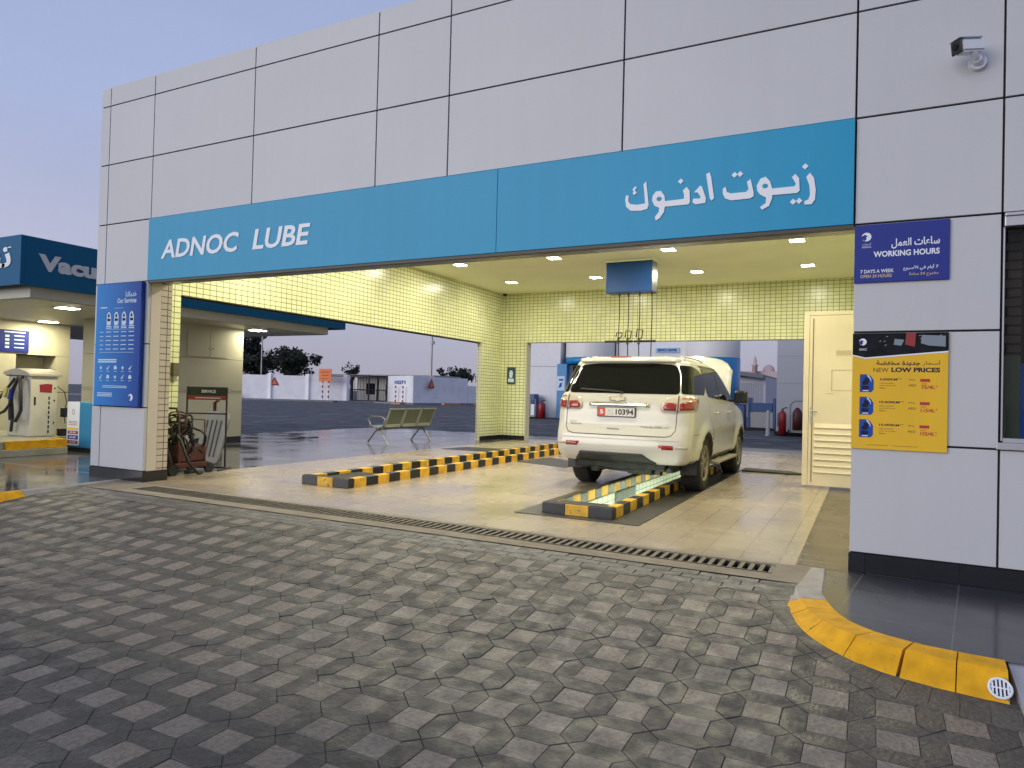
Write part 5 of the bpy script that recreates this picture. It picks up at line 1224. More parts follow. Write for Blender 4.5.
m = MB(); text_fit(m, 'SERVICE', .36, .72, 1.18, 1.225, lambda a, z, w: sf(a, z, .0065+w), bold=.03, th=.001); bars(m, .2, .85, 1.095, .012, lambda a, z, w: sf(a, z, .0075+w)); m.build('lettering', pale, hd)

t = thing('plastic_panel', (-9.0, 2.05, 0), 'grey moulded plastic panel leaning behind the notice stand', 'panel')
m = MB(); poly = round_poly([(-10.02, .16), (-9.45, .16), (-9.34, .90), (-9.46, 1.02), (-9.90, 1.0)], .06)
m.prism(poly, lambda a, z, w: (a, 2.0+.18*(z)+w, z-.14), .035); m.build('sheet', mat('panel_plastic', (.16, .16, .14), .5, noise=.2, nscale=5), t)
m = MB()
for k in range(4): m.tube([(-9.86+.1*k, 1.985+.18*.3, .12), (-9.84+.11*k, 1.985+.18*.88, .72)], .012, 6)
m.build('rib', mat('panel_rib', (.12, .12, .11), .5), t)
t = thing('drum', (-9.35, 2.3, 0), 'small dark green drum with pipe behind the notice stand', 'drum')
m = MB(); m.lathe([(0, 0), (.14, 0), (.145, .02), (.14, .3), (.145, .32), (.14, .62), (.12, .66), (0, .66)], lambda a, b, h: (-10.1+a, 2.5+b, h), 24); m.build('body', mat('drum_dark', (.04, .06, .05), .5), t)
m = MB(); m.tube([(-10.1, 2.5, .6), (-10.1, 2.5, 1.0), (-10.0, 2.5, 1.05)], .03, 8); m.build('pipe', darkred, t)

# ================================================================== VACUUM CANOPY (left)
t = thing('vacuum_canopy', (-14, 4, 0), 'dark blue fascia canopy over the vacuum and air service walls', 'canopy')
m = MB(); fx = -11.8
m.box(-22, fx, .2, .26, 2.80, 3.58, .003); m.box(fx-.06, fx, .262, 7.8, 2.80, 3.58, .003); m.box(-22, fx-.061, 7.74, 7.8, 2.80, 3.58); m.build('fascia', darkblue, t)
m = MB(); m.box(-22, fx-.065, .265, 7.735, 3.5, 3.54); m.build('roof', grey_pl, t)
m = MB(); m.box(-21.9, fx-.12, .42, 7.3, 2.63, 2.83, .004); m.build('soffit', mat('soffit_strip', (.50, .49, .42), .55), t)
m = MB()
for k in range(44): m.box(-21.5, fx-.20, .50+k*.154, .64+k*.154, 2.622, 2.628)
m.build('soffit_slat', mat('soffit_slat', (.52, .51, .42), .4, .2), t)
m = MB(); text_fit(m, 'Vacuum', .46, 1.98, 3.06, 3.33, sidex(fx+.001), bold=.05, th=.012); m.build('latin_lettering', mat('sign_grey', (.62, .65, .70), .4), t)
m = MB(); text_fit(m, arab('تنظيف'), -14.4, -12.03, 2.99, 3.43, front(.199), bold=.03, th=.012); m.build('arabic_lettering', white_p, t)
lampm = mat('lamp_lens', (.9, .9, .8))
for k, (xx, yy) in enumerate(((-12.72, 1.47), (-16.05, 3.0), (-12.65, 5.75), (-15.5, 1.2), (-13.3, .9))):
    if k == 4: continue
    q = thing('canopy_light', (xx, yy, 2.61), ['square recessed light over the pale vacuum machine', 'recessed light deep under the dark blue canopy', 'recessed light over the grey cabinet wall seen through the opening', 'recessed light over the recess of the cream pump wall'][k], 'ceiling light', 'lights under the vacuum canopy')
    m = MB(); m.box(xx-.17, xx+.17, yy-.17, yy+.17, 2.606, 2.621, .003); m.build('frame', white_p, q); m = MB(); m.box(xx-.14, xx+.14, yy-.14, yy+.14, 2.600, 2.6055); m.build('diffuser', lampm, q)
    L = bpy.data.lights.new('canopy_lamp', 'AREA'); L.energy = (30, 30, 14, 14)[k]; L.size = .28; L.color = (1.0, .88, .52)
    lo = bpy.data.objects.new('canopy_lamp', L); lo.location = (xx, yy, 2.59); COL.objects.link(lo)
# pump wall and cabinet wall
t = thing('pump_wall', (-14.6, 0, 0), 'cream panelled wall with recess behind the vacuum machine', 'wall')
m = MB(); wx = -16.6; PY = 3.80
m.box(wx-.9, wx, -4, PY, 1.885, 2.63); m.box(wx-.9, wx, -4, 2.66, .0, 1.88); m.box(wx-.9, wx, 3.50, PY, .0, 1.88); m.box(wx-.9, wx-.5, 2.66, 3.50, 0, 1.88)
m.build('panel', cream_w, t)
m = MB(); m.box(wx-.89, wx-.01, -4, PY-.01, 1.878, 1.888); m.build('joint', dark, t)
m = MB(); m.box(wx-.88, wx+.002, 3.505, PY+.002, 1.05, 1.062); m.box(wx-.88, wx+.002, -4, 2.655, 1.05, 1.062); m.build('joint', dark, t)
t = thing('vacuum_board', (-16.58, 2.4, 1.95), 'small navy instruction board on the pump wall above the vacuum machine', 'sign')
m = MB(); m.box(wx, wx+.03, 2.0, 2.90, 1.92, 2.40, .003); m.build('panel', navy, t)
m = MB(); Fs = sidex(wx+.0305)
for k in range(4): bars(m, 2.42, 2.50, 2.0+k*.08, .045, Fs); bars(m, 2.60, 2.80, 2.01+k*.085, .022, Fs)
bars(m, 2.4, 2.82, 2.34, .025, Fs); m.build('lettering', pale, t)
t = thing('vacuum_machine', (-14.0, 1.7, .26), 'cream vacuum machine with black hoses on the yellow edged island', 'vacuum machine')
m = MB(); m.box(-14.50, -13.75, 1.46, 1.94, .262, 1.40, .02); m.build('cabinet', mat('machine_cream', (.62, .60, .50), .4, noise=.08, nscale=4), t)
m = MB(); m.prism([(-14.56, 1.41), (-13.70, 1.39), (-13.70, 1.43), (-13.85, 1.48), (-14.1, 1.53), (-14.35, 1.50), (-14.55, 1.46)], lambda x_, z_, w: (x_, 1.40+w, z_), .60); m.build('lid', mat('machine_lid', (.42, .40, .34), .5), t)
m = MB(); m.box(-14.53, -13.72, 1.43, 1.97, 1.385, 1.405); m.build('lid_seal', black_pl, t)
m = MB(); m.prism([(1.62, 1.09), (1.83, 1.08), (1.84, 1.24), (1.74, 1.25), (1.61, 1.23)], sidex(-13.748), .004); m.build('red_sticker', mat('sticker_red', (.30, .015, .03), .5), t)
m = MB()
for k in range(8): m.prism([(1.775, .32+k*.09), (1.80, .32+k*.09), (1.80, .38+k*.09), (1.775, .38+k*.09)], sidex(-13.748), .003)
for z_ in (1.15, .92, .5): m.prism([(1.87, z_), (1.89, z_), (1.89, z_+.03), (1.87, z_+.03)], sidex(-13.748), .01)
m.box(-13.748, -13.74, 1.52, 1.55, .85, 1.0); m.build('marking', black_pl, t)
m = MB()
m.tube([(-13.95, 1.42, 1.36), (-13.88, 1.34, 1.34), (-13.8, 1.32, 1.0), (-13.78, 1.32, .75), (-13.9, 1.30, .55), (-14.08, 1.30, .58), (-14.15, 1.32, .85), (-14.1, 1.34, 1.15), (-14.0, 1.38, 1.36)], .030, 10)
m.tube([(-14.2, 1.42, 1.34), (-14.35, 1.34, 1.1), (-14.55, 1.3, .9), (-14.6, 1.3, .74), (-14.45, 1.28, .66), (-14.25, 1.28, .72), (-14.1, 1.3, .86)], .026, 10)
m.tube([(-14.12, 1.42, 1.34), (-14.18, 1.36, 1.0), (-14.12, 1.36, .6), (-14.2, 1.38, .35)], .028, 8); m.build('hose', black_pl, t)
m = MB(); m.cyl((-14.30, 1.30, .98), (-14.28, 1.32, 1.16), .04, .035, 12); m.build('nozzle', mat('nozzle_yellow', (.6, .55, .15), .5), t)
m = MB(); m.cyl((-14.10, 1.30, .95), (-14.10, 1.32, 1.14), .05, .04, 12); m.build('blue_nozzle', navy, t)
m = MB(); m.tube([(-13.74, 1.93, 1.2), (-13.72, 2.05, 1.1), (-13.72, 2.1, .9), (-13.72, 2.05, .7), (-13.72, 2.08, .5)], .008, 6); m.box(-13.76, -13.66, 2.0, 2.12, .62, .80, .02); m.box(-13.8, -13.68, 1.97, 2.1, .262, .40, .01); m.build('air_line', black_pl, t)
t = thing('pump_island', (-13.5, 0, 0), 'raised concrete island with yellow painted edge under the vacuum machine', 'island')
m = MB(); m.box(-17.5, -12.82, -4, 1.62, .002, .12, .01); m.box(-17.5, -12.90, -4, 1.58, .12, .255, .01); m.box(-17.5, -13.55, 1.585, 2.2, .002, .255, .01); m.box(-17.5, -16.0, 2.205, 4.0, .002, .16, .01); m.build('base', mat('island_cream', (.36, .35, .26), .7, noise=.2, nscale=3), t)
m = MB(); m.box(-12.899, -12.85, .62, 1.625, .125, .268, .006); m.box(-13.54, -12.90, 1.585, 1.625, .125, .268, .006); m.build('painted_edge', yellow, t)
t = thing('cabinet_wall', (-13.6, 4.8, 0), 'grey cream panelled service cabinet wall seen through the left opening', 'wall')
m = MB(); m.box(-14.6, -13.0, 2.9, 5.66, .14, 1.895, .004); m.box(-14.6, -13.0, 2.9, 5.66, 1.90, 2.63, .004); m.box(-14.6, -13.0, 2.9, 5.66, 1.18, 1.19) ; m.build('panel', mat('cabinet_cream', (.42, .41, .34), .5), t)
m = MB()
for (a, b) in ((4.15, 4.72), (4.73, 5.2)): m.box(-12.998, -12.985, a, b, 1.93, 2.50, .003)
cb = m.build('cabinet_door', mat('cabinet_cream', (.42, .41, .34)), t); m = MB(); m.cyl((-12.985, 4.70, 2.12), (-12.97, 4.70, 2.12), .015, .015, 10); m.cyl((-12.985, 4.80, 2.12), (-12.97, 4.80, 2.12), .015, .015, 10); m.build('handle', steel, cb)
m = MB(); m.box(-14.6, -12.998, 2.9, 5.662, 0, .139); m.build('skirting', skirt_m, t)
m = MB(); m.box(-14.55, -12.999, 2.9, 5.661, 1.14, 1.148); m.build('joint', dark, t)
# blue sign bin
t = thing('price_totem', (-13.0, 1.95, 0), 'low blue totem with white and red price poster at the pillar', 'totem')
m = MB(); m.box(-13.350, -12.550, 1.90, 2.16, .08, .93, .02); m.build('body', mat('totem_blue', (.02, .22, .42), .35), t); m = MB(); m.box(-13.340, -12.560, 1.91, 2.15, .0, .078); m.build('base', dark, t)
m = MB(); Fq = front(1.899); m.prism(round_poly([(-13.340, .12), (-12.960, .12), (-12.960, .93), (-13.340, .93)], .04), Fq, .004); ps = m.build('poster', white_p, t)
Fq = front(1.8945); m = MB(); m.prism([(-13.310, .15), (-12.990, .15), (-12.990, .21), (-13.310, .21)], Fq, .001); m.prism([(-13.310, .33), (-12.990, .33), (-12.990, .39), (-13.310, .39)], Fq, .001); bars(m, -13.290, -13.020, .56, .008, Fq, .001, 3, .03); m.build('red_panel', red, ps)
m = MB(); m.prism([(-13.310, .23), (-12.990, .23), (-12.990, .31), (-13.310, .31)], Fq, .001); m.build('blue_panel', navy, ps); m = MB(); m.prism([(-13.310, .41), (-12.990, .41), (-12.990, .44), (-13.310, .44)], Fq, .001); m.build('yellow_band', poster_y, ps)
m = MB(); m.lathe([(.05, 0), (.035, 0), (.035, .002), (.05, .002)], lambda a, b, h: (-13.150+a*.7, 1.8945-h, .74+b), 20, closed=True); m.build('round_symbol', grey_pl, ps)
m = MB()
for k in range(3): text_fit(m, ('12.50', '25.00', '45.00')[k], -13.260, -13.060, (.165, .25, .345)[k], (.195, .29, .378)[k], front(1.8932), bold=.02, th=.0008)
m.build('price_lettering', white_p, ps)

# ================================================================== FAR LEFT: road, wall, gate, signs, trees
m = MB(); linem = mat('road_paint', (.45, .45, .46), .7, noise=.3, nscale=3)
def dash(a, b, w):
    a = Vector(a); b = Vector(b); t_ = (b-a).normalized(); n_ = Vector((-t_.y, t_.x))*w/2
    m.add([(p.x, p.y, -.026) for p in (a-n_, b-n_, b+n_, a+n_)], [(0, 1, 2, 3)])
dash((-25.7, 17.0), (-23.5, 17.7), .12); dash((-25.2, 21.6), (-25.1, 23.8), .15); dash((-22, 22.8), (-19.5, 28), .12); dash((-17.3, 13.3), (-15.9, 15.2), .12); dash((-15.1, 16.7), (-14.0, 18.3), .12); dash((-30, 30), (-28, 36), .15); dash((-13, 22), (-9, 24), .12); dash((-6, 26.0), (-3, 25.0), .12); dash((-5, 19.5), (-2, 18.8), .10)
o = m.build('road_marking', linem, None); o['kind'] = 'structure'
def wallseg(a, b, h, th=.25, z0=-.03): 
    a = Vector((*a, 0)); b = Vector((*b, 0)); t_ = (b-a).normalized(); n_ = Vector((-t_.y, t_.x, 0))*th/2
    q = [a-n_, b-n_, b+n_, a+n_]; return [(p.x, p.y, z) for z in (z0, h) for p in q]
BX = [(0, 3, 2, 1), (4, 5, 6, 7), (0, 1, 5, 4), (1, 2, 6, 5), (2, 3, 7, 6), (3, 0, 4, 7)]
t = thing('boundary_wall', (-56, 51, 0), 'long white boundary wall with pilasters left of the black gate', 'wall')
A_, B_ = Vector((-78, 41.7)), Vector((-50.6, 53.28))
m = MB(); m.add(wallseg(A_, B_, 2.72), BX); m.build('wall', white_paint, t)
for k in range(8):
    c_ = A_+(B_-A_)*(k/7); m = MB(); m.box(c_.x-.25, c_.x+.25, c_.y-.25, c_.y+.25, -.03, 2.92, .02); m.build('pilaster', white_paint, t)
t = thing('boundary_wall', (-42, 55, 0), 'white boundary wall block right of the gate with blue number', 'wall')
m = MB(); m.add(wallseg((-47.6, 56.8), (-42.2, 53.8), 2.95), BX); m.add(wallseg((-42.2, 53.7), (-41.2, 63.1), 2.93), BX); m.build('wall', white_paint, t)
m = MB(); text_fit(m, '10271', -46.0, -43.6, 2.05, 2.45, lambda a, b, w: (a, 56.8-(a+47.6)*3.0/5.4-.15-w, b), bold=.04, th=.02); m.build('number', royal, t)
t = thing('boundary_wall', (-43, 69, 0), 'low white wall section nearest the rear bay pillar', 'wall')
m = MB(); m.add(wallseg((-41.2, 63.2), (-40, 80), 2.1), BX); m.build('wall', white_paint, t)
m = MB(); pts = [(-80, 39.5), (-50.6, 51.8), (-47.5, 55.2), (-42.0, 52.2), (-40.4, 63), (-39, 80)]
for a, b in zip(pts, pts[1:]): m.add(wallseg(a, b, .12, 2.4), BX)
structure(m.build('far_pavement', conc_grey))
m = MB()
for (a, b) in (((-42.6, 50.8), (-41.6, 50.9)), ((-39.2, 55), (-39.1, 58)), ((-38.9, 61), (-38.6, 66))): m.add(wallseg(a, b, .16, .3), BX)
structure(m.build('kerb', mat('kerb_orange', (.55, .27, .10), .7)))
t = thing('sliding_gate', (-49, 55, 0), 'black steel bar gate between the white walls', 'gate')
ga, gb = Vector((-50.5, 53.5)), Vector((-47.7, 56.6)); gd = gb-ga
def gf(s_, z): p = ga+gd*s_; return (p.x, p.y, z)
m = MB()
for s_ in (0, .53, 1): m.tube([gf(s_, 0), gf(s_, 3.0)], .09, 6)
for z in (.15, 1.35, 2.9): m.tube([gf(0, z), gf(1, z)], .06, 6)
m.build('frame', black_pl, t)
m = MB()
for k in range(1, 26): m.tube([gf(k/26, .1), gf(k/26, 1.35 if k % 2 else 2.9)], .022, 5)
m.build('bars', black_pl, t)
# parking structure behind the gate
t = thing('car_shade', (-52, 60, 0), 'flat grey car park shade roof behind the gate', 'shelter')
m = MB(); m.box(-62, -45, 62, 68, 3.0, 3.25); m.build('roof', mat('shade_grey', (.30, .28, .26), .8), t)
for k in range(5): m = MB(); m.box(-61.5+4*k, -61.3+4*k, 62.2, 62.4, 0, 3); m.build('post', dark, t)
t = thing('low_building', (-52, 63, 0), 'pale low building glimpsed behind the gate bars', 'building')
m = MB(); m.box(-58, -45, 64, 67, 0, 2.9); m.build('wall', mat('pale_wall', (.48, .45, .42), .8), t); m = MB()
for k in range(4): m.box(-56.5+3*k, -55.2+3*k, 63.96, 63.999, .8, 2.2)
m.build('window', glass_dark, t)
t = thing('orange_board', (-53.3, 52, 0), 'orange square road works board on striped posts by the wall', 'sign')
bxc, byc = -51.9, 51.4
for k in (-.4, .45):
    for j in range(8):
        m = MB() if j == 0 else m
        m.box(bxc+k-.06, bxc+k+.06, byc-.06, byc+.06, .1+j*.27, .1+(j+1)*.27-.002, 0, j % 2)
    m.build('post', [white_p, red], t)
m = MB(); m.box(bxc-.85, bxc+.9, byc-.12, byc-.06, 2.15, 3.5, .02); m.build('board', orange, t)
m = MB(); F = front(byc-.121); bars(m, bxc-.55, bxc+.6, 3.1, .09, F, .01, 1); bars(m, bxc-.4, bxc+.5, 2.75, .09, F, .01); bars(m, bxc-.5, bxc+.55, 2.4, .07, F, .01); m.build('lettering', mat('orange_dark', (.30, .06, .02), .6), t)
def tri(x_, y_, zc, r_, lab, face):
    q = thing('warning_triangle', (x_, y_, zc), lab, 'sign', 'red triangles on the boundary wall')
    fn = face; m = MB(); m.prism([(-r_, -r_*.75), (r_, -r_*.75), (0, r_*.95)], fn, .04); m.build('border', red, q)
    m = MB(); m.prism([(-r_*.55, -r_*.5), (r_*.55, -r_*.5), (0, r_*.5)], lambda a, b, w: fn(a, b, w+.041), .01); m.build('field', orange, q)
nw = Vector((B_.y-A_.y, -(B_.x-A_.x), 0)).normalized()
pc = Vector((-60.0, 49.3, 2.05)); tw = Vector(((B_-A_).x, (B_-A_).y, 0)).normalized()
pc = Vector((A_.x, A_.y, 2.0))+tw*(.73*29.75)+nw*.14
tri(pc.x, pc.y, pc.z, .52, 'red warning triangle on the wall left of the orange board', lambda a, b, w: tuple(pc+tw*a+nw*w+Vector((0, 0, b))))
pc2 = Vector((-41.75, 56.2, 2.15))
tri(pc2.x, pc2.y, pc2.z, .62, 'red warning triangle on the wall block right of the gate', lambda a, b, w: (pc2.x+.25+w, pc2.y+a, pc2.z+b))
for (x_, y_, lab) in ((-45.2, 54.9, 'left of the two'), (-43.6, 54.0, 'right of the two')):
    q = thing('marker_post', (x_, y_, 0), f'{lab} thin red and white marker posts by the gate block', 'post', 'striped marker posts by the gate')
    m = MB()
    for j in range(7): m.box(x_-.06, x_+.06, y_-.06, y_+.06, .1+j*.25, .1+(j+1)*.25-.002, 0, (j+1) % 2)
    m.build('shaft', [white_p, red], q); m = MB(); m.box(x_-.12, x_+.12, y_-.12, y_+.12, .0, .12); m.build('base', black_pl, q)
def pole(x_, y_, h, lab, r_=.10):
    q = thing('street_lamp', (x_, y_, 0), lab, 'street lamp'); m = MB(); m.cyl((x_, y_, 0), (x_, y_, h), r_, r_*.7, 12); m.build('pole', steel, q)
    m = MB(); m.tube([(x_, y_, h), (x_-.3, y_, h+.2), (x_-1.2, y_, h+.25)], .05, 8); m.build('arm', steel, q); m = MB(); m.box(x_-1.7, x_-1.1, y_-.15, y_+.15, h+.18, h+.30, .03); m.build('lamp_head', grey_pl, q)
    m = MB(); m.box(x_-.12, x_+.3, y_-.1, y_+.1, h-1.9, h-1.5, .03); m.build('fitting', grey_pl, q)
pole(-42.5, 57.6, 8.4, 'tall grey street lamp pole right of the gate', .14); pole(-66.6, 56.2, 10.5, 'thin grey street lamp pole in front of the dark trees', .10)

def tree(x_, y_, h, rx, cz, lab, n=2600, seed=1, ls=.22, flat=.62, group=None):
    rnd = random.Random(seed); q = thing('tree', (x_, y_, 0), lab, 'tree', group)
    m = MB(); base = [(x_, y_, 0), (x_+.1, y_, h*.25), (x_-.1, y_+.1, h*.5)]; m.tube(base, [.28, .22, .16], 8)
    lim = []
    for k in range(7):
        a = k*2.4; e_ = Vector((x_+math.cos(a)*rx*.6, y_+math.sin(a)*rx*.6, cz+rnd.uniform(-.2, .5)*rx*flat)); m.tube([(x_, y_, h*.3+.1*k), tuple((Vector((x_, y_, h*.4))+e_)/2), tuple(e_)], [.12, .08, .03], 6); lim.append(e_)
    m.build('trunk', bark, q)
    cl = [(Vector((x_+rnd.gauss(0, .42)*rx, y_+rnd.gauss(0, .42)*rx, cz+rnd.gauss(0, .40)*rx*flat)), rnd.uniform(.18, .38)*rx) for _ in range(26)]
    m = MB(); vs2 = []; fs2 = []
    for k in range(n):
        c_, r_ = rnd.choice(cl); d_ = Vector((rnd.gauss(0, 1), rnd.gauss(0, 1), rnd.gauss(0, .75))); d_.normalize(); p = c_+d_*r_*rnd.uniform(.45, 1.08)
        a = Vector((rnd.gauss(0, 1), rnd.gauss(0, 1), rnd.gauss(0, 1))).normalized(); b = a.orthogonal().normalized(); s2 = ls*rnd.uniform(.5, 1.3); o_ = len(vs2)
        vs2 += [tuple(p+a*s2), tuple(p+b*s2*.5), tuple(p-a*s2), tuple(p-b*s2*.5)]; fs2.append((o_, o_+1, o_+2, o_+3))
    m.add(vs2, fs2); m.build('crown', leafm, q, recalc=False)
tree(-73.2, 57, 8.6, 3.9, 5.4, 'tall dark dense tree beside the cabinet wall, tallest of the trees', 8000, 3, .30, .85)
tree(-69.8, 58, 6.4, 2.3, 4.4, 'lower dark tree just left of the thin street lamp pole', 1500, 13, .24, .6)
tree(-65.6, 60, 6.2, 3.2, 4.4, 'wide leafy tree right of the thin street lamp pole', 4200, 4, .24, .62)
tree(-72.5, 80, 5.2, 1.5, 4.2, 'small shrubby tree behind the car park shade roof', 700, 9, .2, .5)
tree(-56.0, 85, 5.0, 2.6, 3.9, 'dark bushy tree behind the white wall near the rear pillar', 1700, 8, .22, .4)
# distant low houses beyond the walls
for k, (x_, y_, w, h, c_, lab) in enumerate(((-58, 105, 16, 6.3, (.42, .33, .30), 'distant flat roofed beige house right of the tall street lamp pole'), (-49, 112, 9, 5.2, (.45, .38, .36), 'distant small pinkish house above the white wall'))):
    q = thing('distant_house', (x_, y_, 0), lab, 'house', 'distant houses beyond the boundary wall'); m = MB(); m.box(x_, x_+w, y_, y_+8, 0, h); m.box(x_+w*.3, x_+w*.5, y_+2, y_+6, h, h+1.2); wl_ = m.build('wall', mat(f'house_tone_{k}' if k else 'house_tone', c_, .9), q)
    m = MB()
    for j in range(4): m.box(x_+w*(.12+.22*j), x_+w*(.2+.22*j), y_-.05, y_-.001, h*.5, h*.75)
    m.build('window', dark, q)
t = thing('grey_kiosk', (-40, 72, 0), 'small grey box kiosk over the low wall beside the rear pillar', 'kiosk')
m = MB(); m.box(-43.6, -40.6, 71, 74, 0, 3.6); m.build('wall', mat('kiosk_grey', (.22, .22, .25), .7), t); m = MB(); m.box(-43.8, -40.4, 70.8, 74.2, 3.6, 3.75); m.build('roof', grey_pl, t); m = MB(); m.box(-42.8, -41.6, 70.95, 70.999, 2.2, 3.2); m.build('window', dark, t)
t = thing('scrap_pile', (-61.5, 48.9, 0), 'dark scrap and timber pile at the foot of the boundary wall', 'scrap pile')
m = MB()
for k in range(16): a = random.uniform(0, 3.2); m.tube([(-64.6+a, 46.6+a*.35, .0), (-64.6+a+random.uniform(-.3, .3), 46.8+a*.35, random.uniform(.4, 1.2))], .07, 5)
m.box(-64.2, -63.2, 46.4, 47.2, .1, .75, .05); m.box(-62.4, -61.9, 47.2, 47.7, .1, .65, .05); m.build('pieces', mat('scrap_dark', (.05, .045, .045), .8), t)

# ================================================================== BEHIND THE BAY: shop building with round grey towers
Yr = 30.0
t = thing('shop_building', (-11, 31, 0), 'grey shop building with round towers and blue bands behind the bay', 'building')
shopw = mat('shop_white', (.72, .71, .74), .5, noise=.04); towm = mat('tower_grey', (.70, .68, .66), .5); bandm = mat('band_blue', (.012, .21, .48), .35)
m = MB(); m.box(-19.6, -15.46, 30.2, 36, 0, 5.2, .01); m.build('wall', shopw, t)
m = MB(); m.box(-19.6, -15.47, 30.192, 30.199, 2.90, 2.925); m.build('joint', mat('soft_joint', (.25, .24, .27), .8), t)
for cxx, rr in ((-13.95, 1.48), (-7.25, 1.38)):
    cyy = 31.2
    fn = lambda a, b, h, cxx=cxx, cyy=cyy: (cxx+a, cyy+b, h)
    m = MB(); m.lathe([(rr, 3.42), (rr, 6.2), (0, 6.2)], fn, 48); tw_ = m.build('round_tower', towm, t)
    m = MB(); m.lathe([(rr-.08, .0), (rr+.02, .0), (rr+.02, 3.40), (rr-.05, 3.42)], fn, 48) if cxx > -10 else m.lathe([(rr, 3.05), (rr+.02, 3.05), (rr+.02, 3.40), (rr-.05, 3.42)], fn, 48); m.build('blue_band', bandm, tw_)
m = MB(); m.box(-15.44, -14.86, 29.72, 30.1, .0, 3.04, .01); m.build('blue_column', bandm, t)
m = MB(); m.box(-15.42, -14.96, 29.70, 29.719, 1.55, 2.35); m.build('column_sign', pale, t); 
m = MB(); F = front(29.6995); m.prism([(-15.32, 1.7), (-15.15, 1.75), (-15.1, 2.0), (-15.25, 1.95)], F, .003); m.prism([(-15.3, 2.1), (-15.05, 2.1), (-15.05, 2.2), (-15.3, 2.2)], F, .003); m.build('column_print', royal, t)
m = MB(); m.box(-14.82, -13.2, 30.6, 30.64, 0, 3.0); m.build('shop_window', shopw, t)
m = MB(); m.box(-14.84, -14.45, 30.58, 30.599, 2.25, 2.95); m.box(-14.15, -13.85, 30.58, 30.599, 1.75, 2.1); m.box(-14.7, -14.55, 30.58, 30.599, 1.6, 2.05); m.box(-14.45, -14.3, 30.58, 30.599, 1.65, 2.1); m.box(-14.2, -13.9, 30.58, 30.599, 1.1, 1.5); m.build('window_poster', mat('poster_dark', (.05, .045, .08), .5), t)
m = MB(); m.box(-14.83, -14.72, 30.575, 30.6, .0, 2.2); m.box(-14.7, -14.5, 30.575, 30.6, .5, 1.0); m.build('window_frame', dark, t)
m = MB(); m.box(-12.46, -8.56, 31.0, 31.3, 0, 5.6); m.build('centre_wall', shopw, t)
m = MB(); m.box(-13.6+.9, -12.48, 30.9, 31.29, 0, 5.6); m.build('dark_pilaster', mat('pilaster_dark', (.10, .095, .11), .6), t)
m = MB(); m.box(-11.0+.8, -8.95, 30.9, 30.99, 3.72, 3.98); m.build('sign_panel', mat('sign_pale', (.33, .50, .66), .5), t)
m = MB(); text_fit(m, 'SERVICE CENTRE', -10.1, -9.05, 3.78, 3.92, front(30.89), bold=.03, th=.01); m.build('lettering', royal, t)
# white wall fixtures
t = thing('bin_cabinet', (-17, 29.8, 0), 'blue and grey cabinet standing by the rear white wall', 'cabinet')
m = MB(); m.box(-17.9, -17.05, 29.3, 29.9, 0, 1.25, .02); m.build('body', mat('cab_grey', (.28, .28, .32), .5), t); m = MB(); m.box(-17.3+.26, -16.7+.1, 29.28, 29.9, 0.05, 1.32, .02); m.build('blue_panel', mat('cab_blue', (.03, .08, .22), .4), t)
def extinguisher(x_, y_, z_, h, lab, rr):
    q = thing('fire_extinguisher', (x_, y_, z_), lab, 'fire extinguisher'); m = MB()
    m.lathe([(0, 0), (rr, .01), (rr, h*.72), (rr*.75, h*.82), (rr*.3, h*.88), (0, h*.88)], lambda a, b, hh: (x_+a, y_+b, z_+hh), 24); m.build('cylinder', red, q)
    m = MB(); m.cyl((x_, y_, z_+h*.86), (x_, y_, z_+h*.95), rr*.3, rr*.25, 10); m.tube([(x_, y_, z_+h*.94), (x_+rr*.9, y_-rr*.4, z_+h), (x_+rr*1.3, y_-rr*.6, z_+h*.98)], rr*.14, 6); m.tube([(x_, y_, z_+h*.9), (x_-rr*1.1, y_-rr*.5, z_+h*.75), (x_-rr*1.1, y_-rr*.8, z_+h*.3)], rr*.13, 6); m.build('valve', black_pl, q); return q
extinguisher(-16.0, 29.0, 0, 1.0, 'dark red fire extinguisher standing by the rear white wall', .21)
t = thing('hand_trolley', (-16.5, 29.2, 0), 'small grey trolley between the cabinet and the red extinguisher', 'trolley')
m = MB(); m.tube([(-16.7, 29.1, .05), (-16.7, 29.1, 1.0), (-16.45, 29.1, 1.05), (-16.4, 29.1, .05)], .04, 6); m.box(-16.75, -16.35, 28.9, 29.3, .05, .12); m.build('frame', grey_pl, t); m = MB(); m.box(-16.68, -16.44, 29.0, 29.25, .13, .75, .03); m.build('box', white_p, t)
t = thing('grey_annexe', (-1, 23, 0), 'plain grey panelled annexe wall behind the door', 'building')
m = MB(); m.box(-3.12, 6, 22.6, 28, .0, 5.4, .01); m.build('wall', mat('annexe_grey', (.40, .41, .46), .5), t); m = MB()
for z_ in (1.95, 3.0): m.box(-3.122, 6, 22.595, 22.6, z_, z_+.014)
m.build('joint', mat('annexe_joint', (.26, .27, .3), .8), t); m = MB(); m.box(-3.14, 6, 22.2, 28, 0, .12); m.build('plinth', dark, t)
extinguisher(-2.83, 22.0, .02, 1.02, 'slim red fire extinguisher standing by the grey annexe wall', .14)
t = thing('extinguisher_trolley', (-2.3, 21.9, 0), 'wheeled trolley carrying a red extinguisher by the annexe wall', 'trolley')
m = MB(); m.tube([(-2.55, 21.9, .1), (-2.55, 21.9, 1.15), (-2.42, 21.9, 1.28), (-2.0, 21.9, 1.30)], .03, 6); m.tube([(-2.05, 21.9, .1), (-2.08, 21.9, .9)], .025, 6); m.box(-2.58, -2.0, 21.75, 22.05, .12, .18); m.box(-2.56, -2.04, 21.88, 21.93, .72, .76); m.build('frame', grey_pl, t)
for xw in (-2.6, -2.02): m = MB(); m.cyl((xw, 21.7, .12), (xw+.05, 21.7, .12), .12, .12, 16); m.build('wheel', rubber, t)
